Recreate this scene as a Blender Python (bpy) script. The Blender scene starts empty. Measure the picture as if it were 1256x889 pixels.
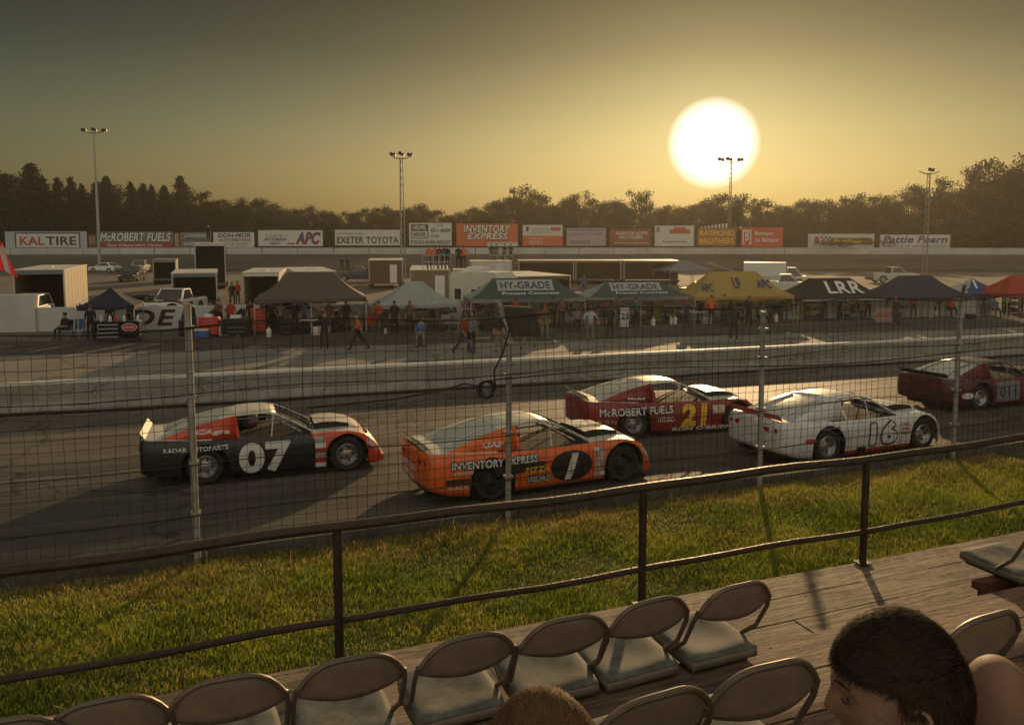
import bpy, bmesh, math, random
import numpy as np
from mathutils import Vector, Matrix
random.seed(7); RNG = np.random.default_rng(7)
S = bpy.context.scene; C = S.collection
R = math.radians
# ---------------------------------------------------------------- camera model
FPX, CX, PY, PITCH, HC = 986.0, 628.0, 376.0, R(5), 4.5
def ray(px, py):
    a = (px-CX)/FPX; b = (PY-py)/FPX
    return Vector((a, math.cos(PITCH)+b*math.sin(PITCH), -math.sin(PITCH)+b*math.cos(PITCH)))
def gnd(px, py, z=0.0):
    d = ray(px, py); t = (z-HC)/d.z
    return Vector((d.x*t, d.y*t, z))
def atd(px, py, Y):
    d = ray(px, py); t = Y/d.y
    return Vector((d.x*t, Y, HC+d.z*t))
cam = bpy.data.cameras.new('camera'); camo = bpy.data.objects.new('camera', cam); C.objects.link(camo)
camo.location = (0, 0, HC); camo.rotation_euler = (R(90)-PITCH, 0, 0)
cam.sensor_width = 36; cam.lens = FPX/1256*36; cam.shift_y = -(444.5-PY)/1256
cam.clip_start = 0.05; cam.clip_end = 6000; S.camera = camo
# ---------------------------------------------------------------- materials
_M = {}
def M(name, col=(.5,.5,.5), rough=.6, metal=0., var=.12, scale=3., bump=0., bscale=40., spec=.5, emit=None, coat=0., trans=0.):
    if name in _M: return _M[name]
    m = bpy.data.materials.new(name); m.use_nodes = True; nt = m.node_tree; N = nt.nodes; L = nt.links
    b = N['Principled BSDF']; b.inputs['Roughness'].default_value = rough; b.inputs['Metallic'].default_value = metal
    b.inputs['Specular IOR Level'].default_value = spec; b.inputs['Coat Weight'].default_value = coat
    tc = N.new('ShaderNodeTexCoord')
    if var > 0:
        n = N.new('ShaderNodeTexNoise'); n.inputs['Scale'].default_value = scale; n.inputs['Detail'].default_value = 6
        n.inputs['Roughness'].default_value = .65
        L.new(tc.outputs['Object'], n.inputs['Vector'])
        r = N.new('ShaderNodeMapRange'); r.inputs[1].default_value = .3; r.inputs[2].default_value = .7
        r.inputs[3].default_value = 1-var; r.inputs[4].default_value = 1+var
        L.new(n.outputs['Fac'], r.inputs[0])
        x = N.new('ShaderNodeVectorMath'); x.operation = 'SCALE'; x.inputs[0].default_value = col
        L.new(r.outputs[0], x.inputs['Scale']); L.new(x.outputs[0], b.inputs['Base Color'])
        r2 = N.new('ShaderNodeMapRange'); r2.inputs[3].default_value = max(.02, rough-.1); r2.inputs[4].default_value = min(1, rough+.12)
        L.new(n.outputs['Fac'], r2.inputs[0]); L.new(r2.outputs[0], b.inputs['Roughness'])
    else: b.inputs['Base Color'].default_value = (*col, 1)
    if bump > 0:
        n2 = N.new('ShaderNodeTexNoise'); n2.inputs['Scale'].default_value = bscale; n2.inputs['Detail'].default_value = 5
        L.new(tc.outputs['Object'], n2.inputs['Vector'])
        bp = N.new('ShaderNodeBump'); bp.inputs['Strength'].default_value = bump; bp.inputs['Distance'].default_value = .02
        L.new(n2.outputs['Fac'], bp.inputs['Height']); L.new(bp.outputs[0], b.inputs['Normal'])
    if emit: b.inputs['Emission Color'].default_value = (*col, 1); b.inputs['Emission Strength'].default_value = emit
    if trans:
        out = N['Material Output']; t = N.new('ShaderNodeBsdfTranslucent'); mx = N.new('ShaderNodeMixShader')
        t.inputs[0].default_value = (*[min(1, c*1.6) for c in col], 1); mx.inputs[0].default_value = trans
        L.new(b.outputs[0], mx.inputs[1]); L.new(t.outputs[0], mx.inputs[2]); L.new(mx.outputs[0], out.inputs[0])
    _M[name] = m; return m
def glass(name, col=(.02,.025,.03), alpha=.35):
    if name in _M: return _M[name]
    m = bpy.data.materials.new(name); m.use_nodes = True; b = m.node_tree.nodes['Principled BSDF']
    b.inputs['Base Color'].default_value = (*col, 1); b.inputs['Roughness'].default_value = .08
    b.inputs['Alpha'].default_value = alpha; b.inputs['Specular IOR Level'].default_value = .8
    _M[name] = m; return m
# common colours
WHITE = M('white_paint', (.72,.72,.70), .35, var=.06)
CREAM = M('aged_white', (.62,.60,.54), .5, var=.12)
BLACK = M('black_paint', (.012,.012,.014), .3, var=.1)
RUBBER = M('rubber', (.02,.02,.02), .8, var=.2, bump=.3)
STEEL = M('galvanised_steel', (.30,.30,.29), .45, .7, var=.2, scale=9)
DARKST = M('dark_steel', (.05,.045,.04), .5, .6, var=.3, scale=12)
ALU = M('aluminium', (.42,.42,.41), .4, .8, var=.1)
DKRED = M('dark_red', (.20,.018,.016), .4); RED = M('bright_red', (.55,.03,.02), .4)
ORANGE = M('orange', (.75,.13,.02), .35); NAVY = M('navy', (.012,.02,.06), .6); BLUE = M('mid_blue', (.04,.12,.35), .5)
YELLOW = M('yellow', (.65,.45,.03), .5); GREYM = M('mid_grey', (.22,.22,.22), .6); DKGREY = M('dark_grey', (.06,.06,.06), .6)
GREEN = M('dark_green', (.02,.10,.07), .6); TAN = M('tan', (.35,.27,.17), .7); BROWN = M('brown', (.12,.07,.045), .7)
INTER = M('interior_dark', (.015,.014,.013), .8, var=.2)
# ---------------------------------------------------------------- mesh builder
class MB:
    def __init__(s): s.v = []; s.f = []; s.m = []; s.mats = []
    def mi(s, m):
        if m not in s.mats: s.mats.append(m)
        return s.mats.index(m)
    def face(s, pts, m=None):
        k = len(s.v); s.v += [tuple(p) for p in pts]; s.f.append(tuple(range(k, k+len(pts)))); s.m.append(s.mi(m) if m else 0)
    def idx(s, pts, faces, m=None):
        k = len(s.v); s.v += [tuple(p) for p in pts]; mi = s.mi(m) if m else 0
        for f in faces: s.f.append(tuple(k+i for i in f)); s.m.append(mi)
    def box(s, x0, x1, y0, y1, z0, z1, m=None):
        p = [(x,y,z) for z in (z0,z1) for y in (y0,y1) for x in (x0,x1)]
        s.idx(p, [(0,2,3,1),(4,5,7,6),(0,1,5,4),(2,6,7,3),(0,4,6,2),(1,3,7,5)], m); return s
    def obox(s, c, ax, ay, az, m=None):   # centre + half-axes
        c, ax, ay, az = map(Vector, (c, ax, ay, az))
        p = [c+ax*i+ay*j+az*k for k in (-1,1) for j in (-1,1) for i in (-1,1)]
        s.idx(p, [(0,2,3,1),(4,5,7,6),(0,1,5,4),(2,6,7,3),(0,4,6,2),(1,3,7,5)], m); return s
    def tube(s, pts, r, n=6, m=None, caps=True):
        pts = [Vector(p) for p in pts]; k = len(s.v); mi = s.mi(m) if m else 0
        rr = r if isinstance(r, (list, tuple)) else [r]*len(pts)
        for i, p in enumerate(pts):
            d = (pts[min(i+1, len(pts)-1)]-pts[max(i-1, 0)])
            if d.length < 1e-9: d = Vector((0,0,1))
            d.normalize(); a = d.cross(Vector((0,0,1)) if abs(d.z) < .9 else Vector((0,1,0))).normalized(); b = d.cross(a)
            for j in range(n):
                t = 2*math.pi*j/n; s.v.append(tuple(p+a*math.cos(t)*rr[i]+b*math.sin(t)*rr[i]))
        for i in range(len(pts)-1):
            for j in range(n):
                j2 = (j+1) % n; s.f.append((k+i*n+j, k+i*n+j2, k+(i+1)*n+j2, k+(i+1)*n+j)); s.m.append(mi)
        if caps:
            s.f.append(tuple(k+j for j in range(n))); s.m.append(mi)
            e = k+(len(pts)-1)*n; s.f.append(tuple(e+j for j in reversed(range(n)))); s.m.append(mi)
        return s
    def grid(s, rows, m=None, mf=None, wrap=False):   # rows of points
        k = len(s.v); nr, nc = len(rows), len(rows[0])
        for r in rows: s.v += [tuple(p) for p in r]
        for i in range(nr-1):
            for j in range(nc if wrap else nc-1):
                mm = mf(i, j) if mf else m
                if mm is None and mf: continue
                j2 = (j+1) % nc
                s.f.append((k+i*nc+j, k+i*nc+j2, k+(i+1)*nc+j2, k+(i+1)*nc+j)); s.m.append(s.mi(mm) if mm else 0)
        return s
    def lathe(s, prof, n=20, axis='z', m=None, c=(0,0,0)):
        rows = []
        for (r, h) in prof:
            row = []
            for j in range(n):
                t = 2*math.pi*j/n; a, b = r*math.cos(t), r*math.sin(t)
                row.append({'z': (c[0]+a, c[1]+b, c[2]+h), 'y': (c[0]+a, c[1]+h, c[2]+b), 'x': (c[0]+h, c[1]+a, c[2]+b)}[axis])
            rows.append(row)
        return s.grid(rows, m, wrap=True)
    def build(s, name, mat=None, parent=None, smooth=False, **tags):
        me = bpy.data.meshes.new(name); me.from_pydata(s.v, [], s.f)
        if s.mats:
            for m in s.mats: me.materials.append(m)
            me.polygons.foreach_set('material_index', s.m)
        elif mat: me.materials.append(mat)
        bm = bmesh.new(); bm.from_mesh(me); bmesh.ops.recalc_face_normals(bm, faces=bm.faces); bm.to_mesh(me); bm.free()
        if smooth:
            me.polygons.foreach_set('use_smooth', [True]*len(me.polygons))
            try: me.set_sharp_from_angle(angle=R(35))
            except Exception: pass
        me.update(); o = bpy.data.objects.new(name, me); C.objects.link(o); o.parent = parent
        for k, v in tags.items(): o[k] = v
        return o
def box1(name, x0, x1, y0, y1, z0, z1, mat, parent=None, bevel=0, **t):
    o = MB().box(x0, x1, y0, y1, z0, z1).build(name, mat, parent, **t)
    if bevel: bev(o, bevel)
    return o
def bev(o, w, seg=2):
    b = o.modifiers.new('bevel', 'BEVEL'); b.width = w; b.segments = seg; b.limit_method = 'ANGLE'
    return o
def thing(name, label, cat, loc=(0,0,0), rz=0, group=None):
    o = bpy.data.objects.new(name, None); C.objects.link(o); o.location = loc; o.rotation_euler = (0,0,rz)
    o['label'] = label; o['category'] = cat
    if group: o['group'] = group
    return o
def tag(o, label, cat, group=None):
    o['label'] = label; o['category'] = cat
    if group: o['group'] = group
    return o
def place(o, loc, rz=0): o.location = loc; o.rotation_euler = (0,0,rz); return o
def copy_tree(o, parent=None):
    c = o.copy(); C.objects.link(c); c.parent = parent
    for ch in list(o.children): copy_tree(ch, c)
    return c
# ---------------------------------------------------------------- lettering (vector text turned into mesh)
_T = {}
def text_geo(s, bold=.02, shear=0., sub=0):
    k = (s, bold, shear, sub)
    if k in _T: return _T[k]
    cu = bpy.data.curves.new('t', 'FONT'); cu.body = s; cu.offset = min(bold, .026); cu.shear = shear; cu.resolution_u = 5; cu.space_character = 1.05
    ob = bpy.data.objects.new('t', cu); me = ob.to_mesh()
    bm = bmesh.new(); bm.from_mesh(me); ob.to_mesh_clear()
    bmesh.ops.dissolve_limit(bm, angle_limit=R(1), verts=bm.verts, edges=bm.edges)
    bmesh.ops.triangulate(bm, faces=bm.faces)
    if sub:
        for _ in range(sub):
            es = [e for e in bm.edges if e.calc_length() > .35]
            if es: bmesh.ops.subdivide_edges(bm, edges=es, cuts=1)
            bmesh.ops.triangulate(bm, faces=bm.faces)
    bm.verts.ensure_lookup_table()
    V = np.array([v.co[:] for v in bm.verts]); F = [tuple(v.index for v in f.verts) for f in bm.faces]; bm.free()
    bpy.data.objects.remove(ob); bpy.data.curves.remove(cu)
    lo, hi = V.min(0), V.max(0); V = (V-lo)/np.maximum(hi-lo, 1e-6)
    _T[k] = (V[:, :2], F); return _T[k]
def put_text(mb, s, fn, m, bold=.02, shear=0., sub=0):
    V, F = text_geo(s, bold, shear, sub); mb.idx([fn(u, v) for u, v in V], F, m)
def outl(n, r): return [(r*math.cos(2*math.pi*k/n), r*math.sin(2*math.pi*k/n)) for k in range(n)]
def flat_text(mb, s, x0, x1, z0, z1, y, m, bold=.02, shear=0.):
    put_text(mb, s, lambda u, v: (x0+u*(x1-x0), y, z0+v*(z1-z0)), m, bold, shear)
# ---------------------------------------------------------------- setting
A = R(21.4); U = Vector((math.cos(A), math.sin(A), 0)); NV = Vector((-math.sin(A), math.cos(A), 0))
A2 = R(17.7); U2 = Vector((math.cos(A2), math.sin(A2), 0)); N2 = Vector((-math.sin(A2), math.cos(A2), 0))
ZG = .65; F0 = NV*9.87; W0 = Vector((-14.1, 22.2, 0))
def uv(u, v, z=0.): return U*u+NV*v+Vector((0,0,z))
def track_z(x, y):
    P = Vector((x, y, 0)); a = (P-F0).dot(NV); b = (W0-P).dot(N2)
    t = a/max(a+b, .01); return -.5*max(0, min(1, t))
def ZI(): return -.7
def ground_mat(name, cols, scale, rough=.9, bump=.4, fine=60, cracks=0., wear=0., grain=.25):
    m = bpy.data.materials.new(name); m.use_nodes = True; N = m.node_tree.nodes; L = m.node_tree.links
    b = N['Principled BSDF']; b.inputs['Roughness'].default_value = rough; b.inputs['Specular IOR Level'].default_value = .35
    tc = N.new('ShaderNodeTexCoord'); n1 = N.new('ShaderNodeTexNoise'); n1.inputs['Scale'].default_value = scale; n1.inputs['Detail'].default_value = 8; n1.inputs['Roughness'].default_value = .6
    mp = N.new('ShaderNodeMapping'); mp.inputs['Rotation'].default_value = (0, 0, -A2); mp.inputs['Scale'].default_value = (.25 if wear else 1, 1, 1)
    L.new(tc.outputs['Object'], mp.inputs[0]); L.new(mp.outputs[0], n1.inputs['Vector'])
    cr = N.new('ShaderNodeValToRGB'); e = cr.color_ramp.elements
    e[0].position = .3; e[0].color = (*cols[0], 1); e[1].position = .7; e[1].color = (*cols[-1], 1)
    if len(cols) == 3: q = e.new(.5); q.color = (*cols[1], 1)
    L.new(n1.outputs['Fac'], cr.inputs[0])
    n2 = N.new('ShaderNodeTexNoise'); n2.inputs['Scale'].default_value = fine; n2.inputs['Detail'].default_value = 4
    L.new(tc.outputs['Object'], n2.inputs['Vector'])
    mr = N.new('ShaderNodeMapRange'); mr.inputs[1].default_value = .3; mr.inputs[2].default_value = .7; mr.inputs[3].default_value = 1-grain; mr.inputs[4].default_value = 1+grain
    L.new(n2.outputs['Fac'], mr.inputs[0])
    x = N.new('ShaderNodeVectorMath'); x.operation = 'SCALE'; L.new(cr.outputs[0], x.inputs[0]); L.new(mr.outputs[0], x.inputs['Scale'])
    last = x.outputs[0]
    if wear:
        sp_ = N.new('ShaderNodeSeparateXYZ'); mp2 = N.new('ShaderNodeMapping'); mp2.inputs['Rotation'].default_value = (0, 0, -A2); L.new(tc.outputs['Object'], mp2.inputs[0]); L.new(mp2.outputs[0], sp_.inputs[0])
        mp3 = N.new('ShaderNodeMapping'); mp3.inputs['Scale'].default_value = (.03, 2.2, 1); L.new(mp2.outputs[0], mp3.inputs[0]); ns = N.new('ShaderNodeTexNoise'); ns.inputs['Scale'].default_value = 1; ns.inputs['Detail'].default_value = 7; L.new(mp3.outputs[0], ns.inputs['Vector'])
        def mm(op, a, b):
            q = N.new('ShaderNodeMath'); q.operation = op
            for i_, v_ in enumerate((a, b)):
                if isinstance(v_, (int, float)): q.inputs[i_].default_value = v_
                else: L.new(v_, q.inputs[i_])
            return q.outputs[0]
        dd = mm('DIVIDE', mm('SUBTRACT', sp_.outputs['Y'], 14.6), 2.3); gg = mm('EXPONENT', mm('MULTIPLY', mm('MULTIPLY', dd, dd), -1.0), 0)
        st_ = N.new('ShaderNodeMapRange'); st_.inputs[1].default_value = .35; st_.inputs[2].default_value = .65; st_.inputs[3].default_value = .72; st_.inputs[4].default_value = 1.25; L.new(ns.outputs['Fac'], st_.inputs[0])
        fac = mm('MULTIPLY', st_.outputs[0], mm('SUBTRACT', 1.0, mm('MULTIPLY', gg, .38)))
        xx = N.new('ShaderNodeVectorMath'); xx.operation = 'SCALE'; L.new(last, xx.inputs[0]); L.new(fac, xx.inputs['Scale']); last = xx.outputs[0]; b.inputs['Specular IOR Level'].default_value = .12
    if cracks:
        vo = N.new('ShaderNodeTexVoronoi'); vo.feature = 'DISTANCE_TO_EDGE'; vo.inputs['Scale'].default_value = cracks
        ad = N.new('ShaderNodeVectorMath'); ad.operation = 'ADD'; n3 = N.new('ShaderNodeTexNoise'); n3.inputs['Scale'].default_value = 1.3; n3.inputs['Detail'].default_value = 5
        L.new(tc.outputs['Object'], n3.inputs['Vector']); sc = N.new('ShaderNodeVectorMath'); sc.operation = 'SCALE'; sc.inputs['Scale'].default_value = 1.6
        L.new(n3.outputs['Color'], sc.inputs[0]); L.new(tc.outputs['Object'], ad.inputs[0]); L.new(sc.outputs[0], ad.inputs[1]); L.new(ad.outputs[0], vo.inputs['Vector'])
        m2 = N.new('ShaderNodeMapRange'); m2.inputs[1].default_value = .0; m2.inputs[2].default_value = .012; m2.inputs[3].default_value = .35; m2.inputs[4].default_value = 1
        L.new(vo.outputs['Distance'], m2.inputs[0]); y = N.new('ShaderNodeVectorMath'); y.operation = 'SCALE'
        L.new(last, y.inputs[0]); L.new(m2.outputs[0], y.inputs['Scale']); last = y.outputs[0]
    L.new(last, b.inputs['Base Color'])
    bp = N.new('ShaderNodeBump'); bp.inputs['Strength'].default_value = bump; bp.inputs['Distance'].default_value = .015
    L.new(n2.outputs['Fac'], bp.inputs['Height']); L.new(bp.outputs[0], b.inputs['Normal'])
    return m
TRACKM = ground_mat('track_asphalt', [(.10,.088,.076),(.135,.118,.10),(.175,.152,.124)], .8, .62, .5, 70, cracks=.16, wear=1)
PITM = ground_mat('pit_asphalt', [(.16,.15,.13),(.21,.195,.17),(.27,.245,.21)], .35, .8, .4, 50, cracks=.12)
INFM = ground_mat('infield_gravel', [(.07,.065,.058),(.11,.10,.085),(.16,.14,.115)], .12, .9, .5, 20)
STRIPM = ground_mat('pit_stall_surface', [(.05,.045,.038),(.075,.065,.055)], .6, .9, .5, 40)
GRASSG = ground_mat('grass_soil', [(.035,.045,.010),(.06,.07,.016),(.10,.085,.03)], 2.5, .95, 1.0, 45, grain=.5)
FARG = ground_mat('far_field', [(.03,.045,.015),(.05,.06,.02)], .02, .95, .3, 3)
CONC = ground_mat('old_concrete', [(.20,.185,.165),(.27,.25,.22),(.34,.32,.29)], 1.2, .85, .5, 30, cracks=.5)
# base ground, one sheet to the horizon
g = MB(); g.grid([[(x, y, -.78) for x in (-3000,-200,0,200,3000)] for y in (-300,0,40,400,4000)], FARG)
g.build('ground', kind='structure')
# infield pads
g = MB(); g.grid([[ (x, y, -.70) for x in range(-120, 141, 20)] for y in (19, 24, 30, 45, 60, 80, 100, 121)], INFM); g.build('infield', kind='structure')
p0 = W0+N2*.1
def strip(pts_near, pts_far, z, mat, name):
    g = MB(); g.grid([[Vector((p.x, p.y, z)) for p in pts_near], [Vector((p.x, p.y, z)) for p in pts_far]], mat); return g.build(name, kind='structure')
V3 = lambda x, y, z=0.: Vector((x, y, z))
SB = [V3(-90, 22), V3(-24, 34.3), V3(28, 45.5), V3(110, 66)]       # stall surface near edge
ST = [V3(-90, 32), V3(-25, 39.4), V3(30, 49.5), V3(110, 66.5)]
strip([W0-U2*78, W0-U2*10, W0+U2*44, W0+U2*125], SB, -.696, PITM, 'pit_lane')
strip(SB, ST, -.692, STRIPM, 'pit_stall_pavement')
# near racing surface
g = MB(); rows = []
for i in range(0, 61):
    s = -60+i*3.0; row = []
    a = F0+U*s+NV*.2
    t = (s+60)/180
    b = W0+U2*(s-0)*1.0+U2*4
    for j in range(9):
        q = a.lerp(b, j/8); row.append((q.x, q.y, track_z(q.x, q.y)+.0))
    rows.append(row)
g.grid(rows, TRACKM); g.build('race_track', kind='structure')
# sealed joint lines along the track
g = MB(); 
for (vv, z0) in ((2.7, 0), (6.1, 0)):
    pts = []
    for i in range(80):
        s = -30+i*1.1; a = F0+U*s+NV*(vv+.05*math.sin(i*.9)+.03*math.sin(i*2.3)); pts.append(a)
    g.grid([[ (p.x, p.y, track_z(p.x, p.y)+.004) for p in pts], [(p.x-.02, p.y+.05, track_z(p.x, p.y)+.004) for p in pts]], M('tar', (.015,.014,.013), .5))
g.build('track_joints', kind='structure')
# verge
def verge_z(s, v):
    base = .01+.025*math.sin(s*.7+v)+.015*math.sin(s*1.9-v*1.3)
    return ZG+base*(1 if v < 9.2 else max(0, (9.9-v)/.7))-.05*max(0, v-9.5)
g = MB(); g.grid([[tuple(uv(s, v, verge_z(s, v)-.0)) for s in np.arange(-40, 60, .8)] for v in list(np.arange(-8, 9.6, .7))+[9.75, 9.95]], GRASSG)
g.build('grass_verge', kind='structure')
# kerb at the foot of the catch fence
g = MB(); 
for k in range(-9, 12):
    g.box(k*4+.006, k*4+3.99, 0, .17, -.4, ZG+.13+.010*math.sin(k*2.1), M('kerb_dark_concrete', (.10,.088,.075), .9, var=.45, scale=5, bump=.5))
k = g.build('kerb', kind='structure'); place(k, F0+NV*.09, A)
# grass blades
def blades(name, n, umin, umax, vmin, vmax, hmin, hmax):
    s = RNG.uniform(umin, umax, n); v = RNG.uniform(vmin, vmax, n)
    pn = np.sin(s*1.7+v*2.1)+np.sin(s*.6-v*1.5+2)+np.sin(s*3.9+v*.8)+np.sin(v*4.7-s*2.2)
    keep = RNG.uniform(0, 1, n) < (.78+.10*pn); s, v, pn = s[keep], v[keep], pn[keep]; n = len(s)
    h = RNG.uniform(hmin, hmax, n)*(1+.16*pn+.18*np.sin(s*9+np.sin(v*7)*2)*np.sin(v*11))*np.where(RNG.uniform(0,1,n) < .02, 1.8, 1); h = np.maximum(h, .02)
    w = RNG.uniform(.003, .006, n); an = RNG.uniform(0, 2*np.pi, n); la = RNG.uniform(0, 2*np.pi, n); ln = RNG.uniform(.15, .75, n)*h
    bx = s*U.x+v*NV.x; by = s*U.y+v*NV.y
    base = ZG+(.01+.025*np.sin(s*.7+v)+.015*np.sin(s*1.9-v*1.3))*np.where(v < 9.2, 1, np.maximum(0, (9.9-v)/.7))-.005-.05*np.maximum(0, v-9.5)
    wx, wy = np.cos(an)*w, np.sin(an)*w; lx, ly = np.cos(la)*ln, np.sin(la)*ln
    P = np.empty((n, 5, 3))
    P[:,0] = np.stack([bx-wx, by-wy, base], 1); P[:,1] = np.stack([bx+wx, by+wy, base], 1)
    P[:,2] = np.stack([bx+wx*.8+lx*.35, by+wy*.8+ly*.35, base+h*.6], 1); P[:,3] = np.stack([bx-wx*.8+lx*.35, by-wy*.8+ly*.35, base+h*.6], 1)
    P[:,4] = np.stack([bx+lx, by+ly, base+h*.95], 1)
    me = bpy.data.meshes.new(name); me.vertices.add(n*5); me.vertices.foreach_set('co', P.ravel())
    i0 = (np.arange(n)*5)[:,None]
    loops = np.concatenate([i0+np.array([[0,1,2,3]]), i0+np.array([[3,2,4]])], 1).ravel()
    me.loops.add(len(loops)); me.loops.foreach_set('vertex_index', loops)
    me.polygons.add(n*2); ls = (np.arange(n)*7)[:,None]+np.array([[0,4]]); me.polygons.foreach_set('loop_start', ls.ravel())
    me.polygons.foreach_set('material_index', np.repeat(np.where(RNG.uniform(0,1,n) < np.clip(.09+(v-8.8)*.55, .09, .6)+.12*np.sin(s*2.3+v*3), 2, np.where(RNG.uniform(0,1,n)+.28*np.sin(s*1.1+v*1.7)+.2*np.sin(s*3.1-v*2.4) < .5, 0, 1)), 2).astype(np.int32))
    for m in (M('grass_a', (.13,.18,.022), .5, var=.35, scale=2, trans=.5), M('grass_b', (.29,.30,.04), .5, var=.35, scale=2, trans=.5), M('grass_c', (.42,.29,.11), .6, var=.3, scale=2, trans=.4)): me.materials.append(m)
    me.update(calc_edges=True); me.validate(); o = bpy.data.objects.new(name, me); C.objects.link(o); return o
o = blades('grass', 560000, -7.5, 13, 4.6, 9.93, .025, .085); o['kind'] = 'stuff'; o['label'] = 'rough green grass on the verge between the stand and the catch fence'
# far banked track, wall line follows a polyline
FI = [(-160,112),(-110,126),(-70,131),(0,132),(55,132),(86,128),(112,114),(135,90)]
def far_off(i, d, z):
    p = V3(*FI[i]); q = V3(*FI[min(i+1, len(FI)-1)])-V3(*FI[max(i-1, 0)]); n = V3(-q.y, q.x).normalized(); r = p+n*d; r.z = z; return r
g = MB(); g.grid([[far_off(i, d, z) for i in range(len(FI))] for d, z in ((-3,-.69),(0,-.68),(4,-.2),(14,1.26),(15,1.3))], ground_mat('far_track_asphalt', [(.06,.055,.05),(.09,.08,.07),(.12,.105,.09)], .1, .8, .3, 10, wear=1)); g.build('far_race_track', kind='structure')
g = MB(); g.grid([[far_off(i, d, z) for i in range(len(FI))] for d, z in ((-14,-.694),(-3.5,-.685))], ground_mat('infield_turf', [(.02,.035,.012),(.035,.05,.015)], .4, .95, .5, 8)); g.build('infield_grass', kind='structure')
g = MB(); g.grid([[far_off(i, 15, z) for i in range(len(FI))] for z in (1.2, -.8)], FARG)
g.grid([[far_off(i, d, z) for i in range(len(FI))] for d, z in ((15,1.2),(40,.4),(80,-.7))], FARG); g.build('embankment', kind='structure')
# far wall (white painted concrete)
FW = M('weathered_white_wall', (.50,.50,.50), .7, var=.18, scale=.35)
g = MB()
for i in range(0, 5):
    a, b = far_off(i, 14.2, 1.2), far_off(i+1, 14.2, 1.2); n = max(1, int((b-a).length/6))
    for k in range(n):
        p = a.lerp(b, k/n); q = a.lerp(b, (k+1)/n-.002); d = (q-p)
        nn = V3(-d.y, d.x).normalized()*.15
        g.obox((p+q)/2+V3(0,0,.6), d/2, nn, (0,0,.62), FW)
tag(g.build('retaining_wall'), 'long white painted retaining wall round the far side of the track', 'wall')
# concrete barrier between pit lane and track
g = MB(); prof = [(-.30,-.1),(-.28,.10),(-.12,.30),(-.08,.86),(.08,.86),(.12,.30),(.28,.10),(.30,-.1)]
for k in range(-10, 26):
    s0, s1 = k*4+.01, k*4+3.99; g.grid([[(s0, y, z) for y, z in prof], [(s1, y, z) for y, z in prof]], CONC)
    g.box(s0, s1, -.085, .085, .862, .885, M('white_top', (.68,.67,.63), .6, var=.12)); g.box(s0, s1, -.092, -.0825, .80, .885, M('white_top', (.68,.67,.63), .6, var=.12))  # white strip over the barrier's top and upper near edge
    for s in (s0, s1): g.face([(s, y, z) for y, z in prof], CONC)
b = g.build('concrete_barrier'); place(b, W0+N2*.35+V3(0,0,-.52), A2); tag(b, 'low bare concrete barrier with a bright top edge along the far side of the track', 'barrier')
# dark rubber hose / cable lying at the barrier foot
g = MB(); pts = []
for i in range(120):
    s = -12+i*.5; p = W0+U2*s-N2*(.32+.10*math.sin(i*.23)+.05*math.sin(i*.71)); p.z = track_z(p.x, p.y)+.05; pts.append(p)
g.tube(pts, .045, 6, RUBBER); tag(g.build('drain_hose'), 'black hose lying along the foot of the concrete barrier', 'hose')
# ---------------------------------------------------------------- catch fence
fence = thing('catch_fence', 'tall wire mesh catch fence on steel posts between the grass and the track', 'fence', F0+V3(0,0,ZG), A)
def ucol(px, py, v):
    d = ray(px, py); d.z = 0; return (d*(v/d.dot(NV))).dot(U)
def fcoord(px, py): return ucol(px, py, 9.87)
FP = [fcoord(-150, 770), fcoord(238,560), fcoord(623,530), fcoord(934,500), fcoord(1173,470)]; FP.append(2*FP[-1]-FP[-2]); FP.append(2*FP[-1]-FP[-2]); FP.insert(0, 2*FP[0]-FP[1])
FT = [3.0, 3.0, 3.08, 2.72, 2.72, 2.75, 2.7, 2.7]
POSTM = M('fence_post_steel', (.36,.34,.31), .6, .25, var=.3, scale=8, bump=.2)
for i, (s, t) in enumerate(zip(FP, FT)):
    m = MB(); lean = .02*math.sin(i*2.7)
    m.tube([(s, 0, -.2), (s+lean, 0, t-.0)], .04, 10, POSTM)
    if i in (3,): m.tube([(s+lean, 0, t), (s-.16, -.02, t+.28)], .03, 8, POSTM)
    if i in (5, 6): m.tube([(s+lean, 0, t-.02), (s-.34, -.35, t+.33)], .03, 8, POSTM)
    for z in (.62, 1.22, 2.0, t-.28): m.box(s-.055, s+.055, -.055, .055, z, z+.03, POSTM)
    m.build('post', parent=fence, smooth=True)
WIRE = M('mesh_wire', (.03,.027,.024), .6, .4, var=.3, scale=5)
def sag(s, z):   # gentle irregular sag of the mesh
    return .035*math.sin(s*1.4)*(z/3)+.02*math.sin(s*4.1+z*2.2)*(z/3), .03*math.sin(s*.9+z*1.3)+.02*math.sin(s*2.6)
m = MB(); sx = -10.0; zs = np.arange(.08, 2.86, .13)
while sx < 17:
    pts = []
    jit = random.uniform(-.012, .012)
    for z in list(zs[::2])+[2.82]:
        dz, dy = sag(sx, z); pts.append((sx+jit+.014*math.sin(z*3+sx*5), -.05+dy, z+dz*.6))
    m.tube(pts, .0038, 3, WIRE, caps=False); sx += .128
for z in zs:
    pts = []
    for s in np.arange(-10, 17, .4):
        dz, dy = sag(s, z); pts.append((s, -.05+dy, z+dz*.6+.008*math.sin(s*6+z*9)))
    m.tube(pts, .0038, 3, WIRE, caps=False)
m.build('wire_mesh', parent=fence)
m = MB()
for z, r, am in ((.62,.007,.02),(1.22,.007,.02),(2.05,.006,.03),(2.82,.008,.05)):
    m.tube([(s, -.06, z+am*math.sin(s*1.45)) for s in np.arange(-10, 17, .4)], r, 5, WIRE, caps=False)
m.build('tension_cable', parent=fence)
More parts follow.
